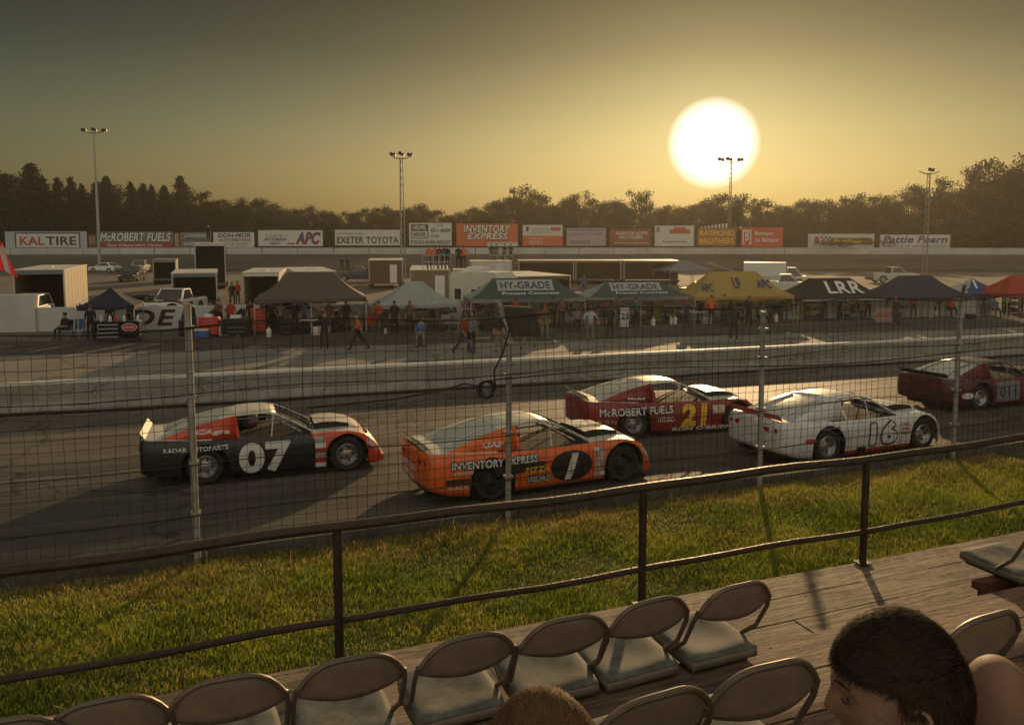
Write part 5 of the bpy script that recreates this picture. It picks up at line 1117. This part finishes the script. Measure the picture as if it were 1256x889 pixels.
race_car('dark red race car with a yellow 21 and a cream roof', 781, 537, 898, 529, dict(side=PD_, top=PCR, roof=PCR, sail=PD_, rear=PD_, nose=PD_, spoil=PCR, hood=PCR,
  text=[('McROBERT FUELS', -.85, .98, .56, .74, INKW, .0, .05, INK, .03), ('21', 1.18, 1.85, .24, .74, INKY, .1, .08), ("RON O'BRIEN", .95, 2.5, .125, .22, INKW, .1, .05), ('ELGIN', -.9, -.46, .38, .47, INKW, 0, .01), ('HYDRO', .58, 1.0, .36, .48, INKW, 0, .03)],
  decal=[(2.0, 2.3, lambda x: .50, lambda x: .70, M('sticker_white', (.5,.47,.42), .5, var=.3, scale=12))], sailtext=[('Mobil', -.1, .35, .05, .10, INKW)]))
race_car('white race car with a black-outlined 16 and a red lower sill', 1013, 567, 1129, 551, dict(side=PBL if False else PW_, top=PW_, roof=PW_, sail=PW_, rear=PW_, nose=PW_, spoil=PR, hood=PW_, mf=lambda x, z: PR if (z < .19 and x > .3) else PW_,
  text=[('16', 1.1, 1.82, .27, .70, INKW, .08, .06, INK, .10), ('SPORTS', 2.0, 2.2, .5, .56, INKR), ('AUTO', 2.02, 2.2, .6, .66, INKR), ('PARTS', 2.0, 2.2, .4, .46, INKR), ('RACING ENGINES', -.2, .3, .70, .74, GREYM)],
  decal=[(-.62, -.38, lambda x: .5-.05*math.sqrt(max(0, 1-((x+.5)/.12)**2)), lambda x: .5+.05*math.sqrt(max(0, 1-((x+.5)/.12)**2)), INKR), (.75, 1.0, lambda x: .14, lambda x: .26, INK)]))
race_car('dark maroon race car with a pale side panel, last on the right', 1190, 504, 1293, 493, dict(side=PD_, top=paint('maroon_grey', (.20,.15,.14)), roof=paint('maroon_grey', (.2,.15,.14)), sail=paint('deep_maroon', (.13,.018,.016)), rear=paint('dark_maroon', (.07,.015,.015)), nose=paint('dark_maroon', (.07,.015,.015)), spoil=PB, mf=lambda x, z: paint('dark_maroon', (.07,.015,.015)) if x < .4 else paint('deep_maroon', (.13,.018,.016)),
  text=[('011', .66, 1.3, .32, .62, M('ink_dull', (.08,.06,.07), .5, var=0), .0, .02), ('RACING', 1.7, 2.2, .5, .6, INKW)], decal=[(.55, 1.45, lambda x: .2, lambda x: .74, paint('dull_blue_grey', (.20,.22,.24))), (-.72, -.35, lambda x: .44-.08*math.sqrt(max(0, 1-((x+.53)/.19)**2)), lambda x: .44+.08*math.sqrt(max(0, 1-((x+.53)/.19)**2)), INKW)]))
# display car behind the wall
dc = race_car('black and white race car parked behind the lettered wall left of the drum', 170, 380, 200, 379, dict(side=CREAM, top=PB, roof=PB, sail=PB, rear=PB, nose=PB, spoil=PB, mf=lambda x, z: CREAM if z > .35 else PB, text=[('BLT', -.6, .3, .45, .7, INK, .2, .06)]), ra=R(8))
dc.location = FX(160, 47.5); dc.location.z = -.2; dc['group'] = 'parked race cars'
bl = MB().box(-.9, 3.2, -.8, .8, 0, .485, DKGREY).build('low_trailer'); place(bl, FX(160, 47.5), R(8)); tag(bl, 'low flat car trailer under the parked black and white race car', 'trailer')
# ---------------------------------------------------------------- grandstand deck, rail, seats
WOOD = None
def wood_mat(name, c1, c2):
    m = bpy.data.materials.new(name); m.use_nodes = True; N = m.node_tree.nodes; L = m.node_tree.links; b = N['Principled BSDF']; b.inputs['Roughness'].default_value = .75
    tc = N.new('ShaderNodeTexCoord'); mp = N.new('ShaderNodeMapping'); mp.inputs['Scale'].default_value = (1.2, 14, 14); L.new(tc.outputs['Object'], mp.inputs[0])
    n = N.new('ShaderNodeTexNoise'); n.inputs['Scale'].default_value = 2.2; n.inputs['Detail'].default_value = 9; n.inputs['Roughness'].default_value = .7; n.inputs['Distortion'].default_value = .8; L.new(mp.outputs[0], n.inputs['Vector'])
    r = N.new('ShaderNodeValToRGB'); e = r.color_ramp.elements; e[0].position = .40; e[0].color = (*c1, 1); e[1].position = .60; e[1].color = (*c2, 1); L.new(n.outputs['Fac'], r.inputs[0])
    n2 = N.new('ShaderNodeTexNoise'); n2.inputs['Scale'].default_value = 1.7; n2.inputs['Detail'].default_value = 3; L.new(tc.outputs['Object'], n2.inputs['Vector'])
    mr = N.new('ShaderNodeMapRange'); mr.inputs[1].default_value = .35; mr.inputs[2].default_value = .65; mr.inputs[3].default_value = .5; mr.inputs[4].default_value = 1.15; L.new(n2.outputs['Fac'], mr.inputs[0])
    x = N.new('ShaderNodeVectorMath'); x.operation = 'SCALE'; L.new(r.outputs[0], x.inputs[0]); L.new(mr.outputs[0], x.inputs['Scale']); L.new(x.outputs[0], b.inputs['Base Color'])
    bp = N.new('ShaderNodeBump'); bp.inputs['Strength'].default_value = 1.0; bp.inputs['Distance'].default_value = .012; L.new(n.outputs['Fac'], bp.inputs['Height']); L.new(bp.outputs[0], b.inputs['Normal']); return m
W1 = wood_mat('weathered_plank', (.13,.09,.06), (.37,.275,.185)); W2 = wood_mat('brown_plank', (.11,.065,.042), (.30,.19,.12))
stand = thing('grandstand', 'weathered plank grandstand the seats are bolted to', 'grandstand', (0,0,0), A)
def planks(v0, v1, z, mat, width=.29, gap=.012, u0=-9, u1=12, joints=None, th=.045):
    v = v1; k = 0
    while v-width >= v0-1e-6:
        us = [u0]+[u for u in (joints or [])]+[u1]
        off = .9*math.sin(k*2.3); us = [us[0]]+[u+off for u in us[1:-1]]+[us[-1]]
        for a, b in zip(us[:-1], us[1:]):
            dz = .003*math.sin(k*5+a); pm = MB().box(a+.003, b-.003, v-width, v, z-th+dz, z+dz, mat)
            for ju in np.arange(-8, 12, 1.2):
                if a+.05 < ju < b-.05:
                    for vv in (v-.05, v-width+.05): pm.box(ju+.02, ju+.029, vv, vv+.009, z+dz-.004, z+dz+.0015, INTER)
            pm.build('plank', parent=stand)
        v -= width+gap; k += 1
planks(3.55, 4.80, 1.90, W1, joints=[-3.4, .9, 4.6]); planks(1.7, 3.42, 2.28, W2, joints=[-2.6, .98, 4.9]); planks(.0, 1.65, 2.66, W2, joints=[0.5])
m = MB()
for u in np.arange(-8, 12, 2.4): m.box(u, u+.06, 1, 4.77, 1.55, 1.853, W1); m.box(u, u+.1, 4.5, 4.6, -.2, 1.55, W1); m.box(u+.07, u+.13, .2, 3.4, 1.95, 2.233, W1); m.box(u, u+.1, 3.2, 3.3, -.2, 1.55, W1)
m.build('joist', parent=stand)
MB().box(-9, 12, 3.425, 3.455, 2.05, 2.24, W2).build('riser', parent=stand)
MB().box(-9, 12, 4.79, 4.83, 1.66, 1.85, W1).build('fascia', parent=stand)
# rail
RAILM = M('rail_paint_dark', (.055,.035,.024), .5, .4, var=.35, scale=14, bump=.3)
rail = thing('guard_rail', 'dark brown two-bar pipe guard rail along the front of the grandstand', 'railing', (0,0,0), A)
def ucoord(px, py, z): p = gnd(px, py, z); return p.dot(U), p.dot(NV)
rp1, rp2, rp3 = ucoord(413, 655, 2.76), ucoord(788, 603, 2.76), ucoord(1063, 567, 2.76)
rv = 4.76; sp = (rp3[0]-rp1[0])/2
for k in range(-2, 5):
    u = {0: ucol(415, 720, rv), 1: ucol(788, 670, rv), 2: ucol(1060, 640, rv)}.get(k, ucol(415, 720, rv)+k*(ucol(1060, 640, rv)-ucol(415, 720, rv))/2); MB().tube([(u, rv, 1.87), (u, rv, 2.75)], .028, 10, RAILM).build('post', parent=rail, smooth=True); MB().box(u-.05, u+.05, rv-.05, rv+.05, 1.903, 1.915, RAILM).build('base_plate', parent=rail)
for nm, z, rr in (('top_bar', 2.755, .031), ('middle_bar', 2.17, .022)):
    pts = [(u, rv, z+.008*math.sin(u*2.1)+.005*math.sin(u*5)) for u in np.arange(-7.5, 11, .3)]; MB().tube(pts, rr, 10, RAILM).build(nm, parent=rail, smooth=True)
# folding-type steel seats bolted on brackets
CHB = M('seat_steel_tan', (.22,.16,.115), .6, .0, var=.22, scale=9, bump=.12, bscale=160); CHS = M('seat_pan_blue_grey', (.13,.13,.115), .75, .0, spec=.25, var=.65, scale=9, bump=.08, bscale=120); CHF = M('seat_frame', (.17,.125,.095), .45, .4, var=.3, scale=10)
CHF2 = M('seat_skirt', (.20,.16,.12), .6, 0, var=.3, scale=10)
def seat_proto():
    t = thing('stadium_chair', 'x', 'chair', (0,0,0), 0, 'steel seats in the first row')
    # local: sitter faces +Y; backrest at y=0; seat pan 0..0.42; z=0 is pan height
    W_ = .225; n = 14; m = MB(); rows = []
    for i in range(n+1):                      # curved backrest, rounded outline
        u = -1+2*i/n; top = .405-.13*abs(u)**3.2; bot = .215+.0*u
        bot = .215+.025*(abs(u)**2); rows.append([(u*W_*.98, -.075+.045*u*u-.05*((j/6)-.3)*.6, bot+(top-bot)*j/6) for j in range(7)])
    m.grid(rows, CHB); b = m.build('backrest', parent=t, smooth=True); so = b.modifiers.new('s', 'SOLIDIFY'); so.thickness = .012
    pts = []                                   # frame: inverted U round the backrest and down to the pan
    for s in (-1,): pass
    L_ = [(-W_*.98, .16, -.02), (-W_*1.02, .05, .08), (-W_*1.04, -.02, .22), (-W_*1.0, -.045, .29)]
    arc = [(u*W_, -.075+.045*u*u-.02, .41-.13*abs(u)**3.2) for u in np.linspace(-.97, .97, 15)]
    pts = L_+arc+[(-p[0], p[1], p[2]) for p in reversed(L_)]
    MB().tube(pts, .0115, 8, CHF).build('frame', parent=t, smooth=True)
    m = MB(); rows = []
    for i in range(17):
        v = i/16; y = .0+.43*v; row = []
        for j in range(15):
            u = -1+2*j/14; wv = W_*(.90+.06*math.sin(math.pi*min(1, v*1.1)))
            edge = max(abs(u)**6, abs(2*v-1)**8); z = .010-.026*(1-u*u)*(1-(2*v-1)**2)-.022*edge; row.append((u*wv*(1-.06*max(0, 2*v-1)**6), y, z))
        rows.append(row)
    # turned-down skirt all round the pan
    ring = [rows[i][0] for i in range(17)]+[rows[16][j] for j in range(1, 15)]+[rows[i][14] for i in range(15, -1, -1)]+[rows[0][j] for j in range(13, 0, -1)]
    m.grid([ring, [(x_*1.012, .215+(y_-.215)*1.012, z_-.018) for x_, y_, z_ in ring], [(x_*1.014, .215+(y_-.215)*1.014, -.058) for x_, y_, z_ in ring]], CHF2, wrap=True)
    m.grid(rows, CHS); p = m.build('seat_pan', parent=t, smooth=True); so = p.modifiers.new('s', 'SOLIDIFY'); so.thickness = .006; so.offset = -1
    for s in (-1, 1): MB().box(s*.16-.015, s*.16+.015, .04, .40, -.085, -.045, DARKST).build('bracket', parent=t)
    m = MB(); m.box(-.03, .03, .18, .24, -.42, -.075, DARKST); m.build('post', parent=t)
    return t
proto = seat_proto(); row1z = 2.36
def seat_at(px, py, z_top, label, group, z, rz=A, first=[True], vfix=None):
    p = gnd(px, py, z_top)
    o = proto if first[0] else copy_tree(proto); first[0] = False
    if vfix is not None:
        k = (px-CX)/FPX; d = V3(k, 1); tt = vfix/d.dot(NV); p = d*tt
    o.location = (p.x, p.y, z); o.rotation_euler = (0, 0, rz+R(random.uniform(-4,4))); o.rotation_euler.x = R(random.uniform(-2.5,2.5)); o.rotation_euler.y = R(random.uniform(-1.5,1.5)); o['label'] = label; o['group'] = group
g1 = 'steel seats in the first row'
for i, (px, lb) in enumerate(((-20,'steel seat at the lower left corner, mostly out of the picture'),(110,'leftmost clearly visible first-row seat, half cut by the bottom edge'),(262,'second first-row seat from the left, above the bottom edge'),(419,'third first-row seat from the left, left of the pale wide gap'),(566,'fourth first-row seat from the left, with a worn pale pan'),(690,'fifth first-row seat from the left, in the middle of the row'),(797,'sixth first-row seat, second from the right of its row'),(902,'rightmost first-row seat of its block, beside the empty planks'))):
    seat_at(px, 800, 2.77, lb, g1, row1z, vfix=3.30)
for i, (px, lb) in enumerate(((797,'second-row seat whose top edge just shows at the bottom centre'),(937,'second-row seat left of the boy'),(1205,'second-row seat right of the boy'))):
    seat_at(px, 826, 3.1, lb, 'steel seats in the second row', 2.36+.365, vfix=2.08)
seat_at(1300, 700, 2.8, 'first-row seat at the right edge on a rusty bracket', g1, row1z, vfix=3.42)
m = MB(); 
# rusty angle iron under the right seat
p = V3(0,0,0); k = (1300-CX)/FPX; d = V3(k,1); q = d*(3.42/d.dot(NV)); m.box(-.40, .25, .12, .18, 0, .05, M('rust', (.10,.035,.015), .9, bump=.6, var=.4, scale=20)); m.box(-.40, .25, .12, .135, -.05, .0, M('rust', (.1,.035,.015)))
o = m.build('angle_iron'); place(o, q+V3(0,0,2.235), A); tag(o, 'short rusty angle iron under the right edge seat', 'bracket')
# ---------------------------------------------------------------- spectators close to the camera
SKB = M('skin_boy', (.30,.17,.115), .6, var=.22, scale=25, bump=.25, bscale=260); LIP = M('lip', (.30,.10,.08), .5, var=0)
LIP2 = LIP
HAIRBOY = M('hair_boy', (.050,.026,.014), .7, spec=.3, trans=.25, var=.4, scale=40); HAIRBL = M('hair_blond', (.15,.08,.035), .7, spec=.3, trans=.25, var=.3, scale=40); SHAVED = M('skin_shaved', (.24,.13,.085), .65, var=.15, scale=30, bump=.15, bscale=400)
def g3(x, y, z, cx, cy, cz, sx, sy, sz): return math.exp(-((x-cx)/sx)**2-((y-cy)/sy)**2-((z-cz)/sz)**2)
def head_person(name_label, top, yaw, pitch, skin, hair_m, hair_len, cat='person', scale=1., shirt=BLKC, nstr=9000, roll=0):
    # local head: faces -Y, centre at origin, half heights .118
    n1, n2 = 72, 64; m = MB(); rows = []
    for i in range(n2+1):
        ph = math.pi*i/n2; row = []
        for j in range(n1):
            th = 2*math.pi*j/n1; d = Vector((math.sin(ph)*math.sin(th), -math.sin(ph)*math.cos(th), math.cos(ph)))
            X, Y, Z = d.x*.076, d.y*.095+.004, d.z*.118
            if d.z < 0: X *= 1-.28*(-d.z)**1.6; Y = Y*(1-.10*(-d.z)) + (-.012*(-d.z) if d.y < 0 else -.03*(-d.z)**1.5)
            f = max(0, -d.y)
            Y += -.015*g3(X, 0, Z, 0, 0, -.020, .012, 1, .024)*f -.010*g3(X, 0, Z, 0, 0, -.034, .017, 1, .011)*f   # nose
            Y += -.006*g3(X, 0, Z, 0, 0, .018, .05, 1, .010)*f                                                   # brow
            for s in (-1, 1): Y += .012*g3(X, 0, Z, s*.031, 0, .0, .015, 1, .012)*f; X += s*.004*g3(X, Y, Z, s*.05, -.06, -.03, .02, .04, .02)
            for s in (-1, 1): Y += -.006*g3(X, 0, Z, s*.031, 0, .0, .009, 1, .007)*f
            Y += -.008*g3(X, 0, Z, 0, 0, -.062, .022, 1, .007)*f -.007*g3(X, 0, Z, 0, 0, -.074, .020, 1, .006)*f +.004*g3(X, 0, Z, 0, 0, -.068, .025, 1, .003)*f
            Y += -.010*g3(X, 0, Z, 0, 0, -.100, .022, 1, .016)*f
            row.append((X, Y, Z))
        rows.append(row)
    m.grid(rows, skin, wrap=True)
    # ears: a shaped rim, bowl and lobe in the same mesh
    for s in (-1, 1):
        er = []
        for k in range(22):
            a = 2*math.pi*k/22; ry = .018*(1+.15*math.sin(a)); rz_ = .031
            cxp = s*.072; cy = .010+ry*math.cos(a)+.004*math.sin(a); cz = -.012+rz_*math.sin(a)*(1 if math.sin(a) > 0 else .95)
            out = .014+.008*max(0, math.cos(a))
            er.append([(cxp-s*.012, cy, cz), (cxp+s*out*.6, cy*1+.003*math.cos(a), cz), (cxp+s*out, cy+.002*math.cos(a), cz), (cxp+s*(out+.001), .010+(cy-.010)*.84, -.012+(cz+.012)*.86), (cxp+s*(out-.008), .010+(cy-.010)*.66, -.012+(cz+.012)*.70), (cxp+s*.002, .008+(cy-.010)*.3, -.014+(cz+.012)*.35), (cxp+s*.001, .007, -.014)])
        m.grid(er+[er[0]], skin)
    # neck and shoulders, continuous surface
    prof = [(-.075,.048,.055,.012),(-.12,.050,.056,.02),(-.16,.056,.060,.03),(-.19,.085,.075,.04),(-.21,.14,.095,.045),(-.24,.175,.11,.045),(-.32,.19,.12,.04),(-.55,.175,.125,.03),(-.62,.17,.13,.02)]
    rws = [[(a*math.sin(t)*(1), b*math.cos(t)+c_, z) for t in [2*math.pi*k/28 for k in range(28)]] for z, a, b, c_ in prof]
    m.grid(rws, mf=lambda i, j: skin if i < 2 else shirt, wrap=True)
    m.face([p for p in rws[-1]], shirt)
    for s in (-1, 1):                              # arms down to the lap
        m.tube([(s*.165,.045,-.25),(s*.20,.05,-.33),(s*.215,.03,-.47),(s*.19,-.12,-.56),(s*.12,-.24,-.56)], [.058,.056,.048,.042,.03], 12, shirt)
        m.tube([(s*.09,.02,-.60),(s*.11,-.25,-.60),(s*.12,-.42,-.60),(s*.12,-.43,-.85),(s*.12,-.45,-1.02)], [.085,.080,.068,.055,.045], 12, DENIM)
    o = m.build('person', smooth=True); o.scale = (scale,)*3
    q = Matrix.Rotation(yaw, 4, 'Z') @ Matrix.Rotation(pitch, 4, 'X') @ Matrix.Rotation(roll, 4, 'Y')
    o.rotation_euler = (pitch, roll, yaw); o.location = Vector(top)-V3(0,0,.12*scale); tag(o, name_label, 'person')
    # eyes, brows, mouth
    e = MB()
    for s in (-1, 1):
        e.lathe([(.001,-.006),(.005,-.004),(.0075,0),(.005,.004),(.001,.006)], 12, 'y', M('eye_white', (.5,.48,.45), .2, var=0), (s*.031,-.0705,-.002)); e.lathe([(.001,-.0068),(.0035,-.006),(.004,-.004)], 10, 'y', INTER, (s*.031,-.0715,-.002))
    e.build('eye', parent=o, smooth=True)
    e = MB()
    for s in (-1, 1):
        e.tube([(s*.020,-.084,-.004),(s*.031,-.0835,-.007),(s*.043,-.074,-.004)], [.0008,.0014,.0006], 5, HAIRM); e.tube([(s*.014,-.0925,.020),(s*.03,-.0872,.024),(s*.046,-.0750,.020)], [.0016,.0022,.0008], 6, HAIRM)
    e.build('eyebrow', parent=o, smooth=True)
    # hair: scalp shell plus thousands of short strands
    def hairline(d): # d unit; True if on scalp
        front = -d.y
        if front > .15: return d.z > .40+.08*(front-.15)+.02*math.sin(d.x*40)
        if abs(d.x) > .5 and -d.y > -.35: return d.z > .14
        return d.z > -.42
    if hair_m:
        m2 = MB(); rr = []
        for i in range(40):
            ph = math.pi*.66*i/39; row = []
            for j in range(56):
                th = 2*math.pi*j/56; d = Vector((math.sin(ph)*math.sin(th), -math.sin(ph)*math.cos(th), math.cos(ph)))
                ok = hairline(d); off = hair_len*.25 if ok else -.012; zz = d.z*.118
                row.append((d.x*(.076+off), d.y*(.095+off)+.004, zz+off*d.z))
            rr.append(row)
        m2.grid(rr, hair_m, wrap=True); k0 = 0; P = []; F = []
        rnd = np.random.default_rng(5)
        cnt = 0
        while cnt < nstr:
            v = rnd.normal(size=3); v /= np.linalg.norm(v); d = Vector(v)
            if not hairline(d): continue
            o0 = hair_len*.40; b0 = Vector((d.x*(.076+o0), d.y*(.095+o0)+.004, d.z*(.118+o0)))
            flow = Vector((.25*d.x, -.75 if d.z > .35 else .2, -.55 if d.z < .5 else .05)); flow -= d*flow.dot(d); flow += Vector(rnd.normal(size=3))*.16
            ln = .026*(.7+.7*rnd.random()); side = flow.cross(d).normalized()*.0008; flow.normalize(); mid = b0+d*hair_len*.35+flow*ln*.5; end = b0+flow*ln*1.0
            def hug(p_, o_):
                r_ = Vector((p_.x/.076, (p_.y-.004)/.095, p_.z/.118)); l_ = r_.length; r_ /= l_; return Vector((r_.x*(.076+o_), r_.y*(.095+o_)+.004, r_.z*(.118+o_)))
            b0 = hug(b0, hair_len*.35); cl_ = .5+.5*math.sin(d.x*38+math.sin(d.y*31)*1.5)*math.sin(d.z*33+d.y*19); mid = hug(mid, hair_len*(.7+.5*rnd.random()+.35*cl_)); end = hug(end, hair_len*(.45+1.1*rnd.random()*cl_+.3*rnd.random()+.25*cl_))
            k = len(m2.v); m2.v += [tuple(b0-side), tuple(b0+side), tuple(mid+side*.9), tuple(mid-side*.9), tuple(end)]; mi = m2.mi(hair_m)
            m2.f += [(k,k+1,k+2,k+3),(k+3,k+2,k+4)]; m2.m += [mi, mi]; cnt += 1
        me = bpy.data.meshes.new('hair'); me.from_pydata(m2.v, [], m2.f); me.materials.append(hair_m); me.polygons.foreach_set('use_smooth', [True]*len(me.polygons)); me.update(); ho = bpy.data.objects.new('hair', me); C.objects.link(ho); ho.parent = o
    return o
boy = head_person('dark-haired boy with a lime ear plug looking left towards the track', atd(1103, 756, 1.19), R(-103), R(5), SKB, HAIRBOY, .010, scale=.98, nstr=26000)
e = MB(); e.lathe([(.001,-.004),(.006,-.002),(.0075,.006),(.0065,.014),(.001,.017)], 12, 'x', M('lime_foam', (.45,.75,.04), .6, var=0), (.076,.008,-.018)); e.build('ear_plug', parent=boy, smooth=True)
head_person('spectator with short light brown hair whose crown rises at the bottom centre', atd(666, 862, .92), R(180), R(8), SKIN, HAIRBL, .007, nstr=22000, shirt=GRC)
head_person('small child with a shaved head beside the boy at the bottom right corner', atd(1226, 806, 1.50), R(170), R(4), SHAVED, None, .0, scale=.86, shirt=GRC)
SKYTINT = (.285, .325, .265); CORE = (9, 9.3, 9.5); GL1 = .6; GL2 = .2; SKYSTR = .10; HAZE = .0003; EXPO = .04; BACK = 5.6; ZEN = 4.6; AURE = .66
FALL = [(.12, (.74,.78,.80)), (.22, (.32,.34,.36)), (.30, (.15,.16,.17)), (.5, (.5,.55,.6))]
# ---------------------------------------------------------------- light: low sun, hazy evening sky
sd = ray(875, 176).normalized(); sel = math.asin(sd.z); saz = math.atan2(sd.x, sd.y)
sl = bpy.data.lights.new('sun', 'SUN'); so = bpy.data.objects.new('sun', sl); C.objects.link(so); sl.energy = 3.4; sl.angle = R(.6); sl.color = (1.0, .66, .32)
lamp = Vector((math.sin(saz)*math.cos(R(11)), math.cos(saz)*math.cos(R(11)), math.sin(R(11))))
so.rotation_euler = lamp.to_track_quat('Z', 'Y').to_euler()
w = bpy.data.worlds.new('World'); S.world = w; w.use_nodes = True; N = w.node_tree.nodes; L = w.node_tree.links; bg = N['Background']
sky = N.new('ShaderNodeTexSky'); sky.sky_type = 'NISHITA'; sky.sun_disc = False; sky.sun_elevation = R(11); sky.sun_rotation = saz; sky.air_density = 1.2; sky.dust_density = 4.0; sky.ozone_density = .6; sky.altitude = 100
tc = N.new('ShaderNodeTexCoord'); nm = N.new('ShaderNodeVectorMath'); nm.operation = 'NORMALIZE'; L.new(tc.outputs['Generated'], nm.inputs[0])
dt = N.new('ShaderNodeVectorMath'); dt.operation = 'DOT_PRODUCT'; dt.inputs[1].default_value = sd; L.new(nm.outputs[0], dt.inputs[0])
ac = N.new('ShaderNodeMath'); ac.operation = 'ARCCOSINE'; L.new(dt.outputs['Value'], ac.inputs[0])
def math_(op, a, b=None):
    n = N.new('ShaderNodeMath'); n.operation = op
    for i, v in enumerate((a, b)):
        if v is None: continue
        if isinstance(v, (int, float)): n.inputs[i].default_value = v
        else: L.new(v, n.inputs[i])
    return n.outputs[0]
ang = ac.outputs[0]
def glow(sig, amp, col):
    q = math_('DIVIDE', ang, sig); q = math_('MULTIPLY', q, q); q = math_('MULTIPLY', q, -1.0); q = math_('EXPONENT', q); q = math_('MULTIPLY', q, amp)
    c = N.new('ShaderNodeVectorMath'); c.operation = 'SCALE'; c.inputs[0].default_value = col; L.new(q, c.inputs['Scale']); return c.outputs[0]
def add(a, b):
    c = N.new('ShaderNodeVectorMath'); c.operation = 'ADD'; L.new(a, c.inputs[0]); L.new(b, c.inputs[1]); return c.outputs[0]
mul = N.new('ShaderNodeVectorMath'); mul.operation = 'MULTIPLY'; L.new(sky.outputs[0], mul.inputs[0]); mul.inputs[1].default_value = SKYTINT
# aureole: flat blown-out core with soft shoulders
core = math_('SUBTRACT', .0550, ang); core = math_('MULTIPLY', core, 60.0); cc = N.new('ShaderNodeClamp'); L.new(core, cc.inputs[0])
cs = N.new('ShaderNodeVectorMath'); cs.operation = 'SCALE'; cs.inputs[0].default_value = CORE; L.new(cc.outputs[0], cs.inputs['Scale'])
sx = N.new('ShaderNodeSeparateXYZ'); L.new(nm.outputs[0], sx.inputs[0])
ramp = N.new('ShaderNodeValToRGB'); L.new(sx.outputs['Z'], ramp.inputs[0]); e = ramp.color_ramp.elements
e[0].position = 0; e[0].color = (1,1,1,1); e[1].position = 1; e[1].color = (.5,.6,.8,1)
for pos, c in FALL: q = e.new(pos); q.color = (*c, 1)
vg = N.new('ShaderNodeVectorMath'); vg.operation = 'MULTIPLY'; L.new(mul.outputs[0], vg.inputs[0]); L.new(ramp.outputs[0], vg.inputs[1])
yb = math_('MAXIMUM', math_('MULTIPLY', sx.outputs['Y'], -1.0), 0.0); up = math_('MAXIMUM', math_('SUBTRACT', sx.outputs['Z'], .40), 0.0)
fill = math_('ADD', math_('MULTIPLY', yb, BACK), math_('MULTIPLY', up, ZEN)); fc = N.new('ShaderNodeVectorMath'); fc.operation = 'SCALE'; fc.inputs[0].default_value = (1.0, .88, .66); L.new(fill, fc.inputs['Scale'])  # fill added to the sky behind and overhead, lifting the near sides
dimf = math_('SUBTRACT', 1.0, math_('MULTIPLY', math_('EXPONENT', math_('MULTIPLY', math_('MULTIPLY', math_('DIVIDE', ang, .50), math_('DIVIDE', ang, .50)), -1.0)), AURE))
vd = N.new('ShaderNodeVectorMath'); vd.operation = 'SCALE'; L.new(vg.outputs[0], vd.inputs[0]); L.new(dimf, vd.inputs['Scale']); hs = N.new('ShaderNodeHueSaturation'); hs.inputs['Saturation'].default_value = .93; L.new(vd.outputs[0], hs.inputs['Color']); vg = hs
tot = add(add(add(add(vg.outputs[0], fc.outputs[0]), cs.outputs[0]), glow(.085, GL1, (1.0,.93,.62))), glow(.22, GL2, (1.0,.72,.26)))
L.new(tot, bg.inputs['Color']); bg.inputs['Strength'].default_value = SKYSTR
# haze
hz = MB().box(-330, 330, -45, 330, -1.9, 34).build('haze', kind='stuff'); hm = bpy.data.materials.new('haze'); hm.use_nodes = True; nt = hm.node_tree
for n in list(nt.nodes):
    if n.type == 'BSDF_PRINCIPLED': nt.nodes.remove(n)
v = nt.nodes.new('ShaderNodeVolumePrincipled'); v.inputs['Color'].default_value = (.9,.85,.78,1); v.inputs['Density'].default_value = HAZE; v.inputs['Anisotropy'].default_value = .6
nt.links.new(v.outputs[0], nt.nodes['Material Output'].inputs['Volume']); hz.data.materials.append(hm)
vs = S.view_settings; vs.view_transform = 'Standard'; vs.look = 'None'; vs.gamma = 1; vs.exposure = EXPO
S.render.engine = 'CYCLES'; cy = S.cycles; cy.use_denoising = True; cy.use_adaptive_sampling = True; cy.adaptive_threshold = .02; cy.max_bounces = 5; cy.diffuse_bounces = 3; cy.glossy_bounces = 3; cy.transparent_max_bounces = 12; cy.volume_bounces = 1; cy.volume_step_rate = 10; cy.volume_max_steps = 32; cy.sample_clamp_indirect = 4; cy.caustics_reflective = False; cy.caustics_refractive = False
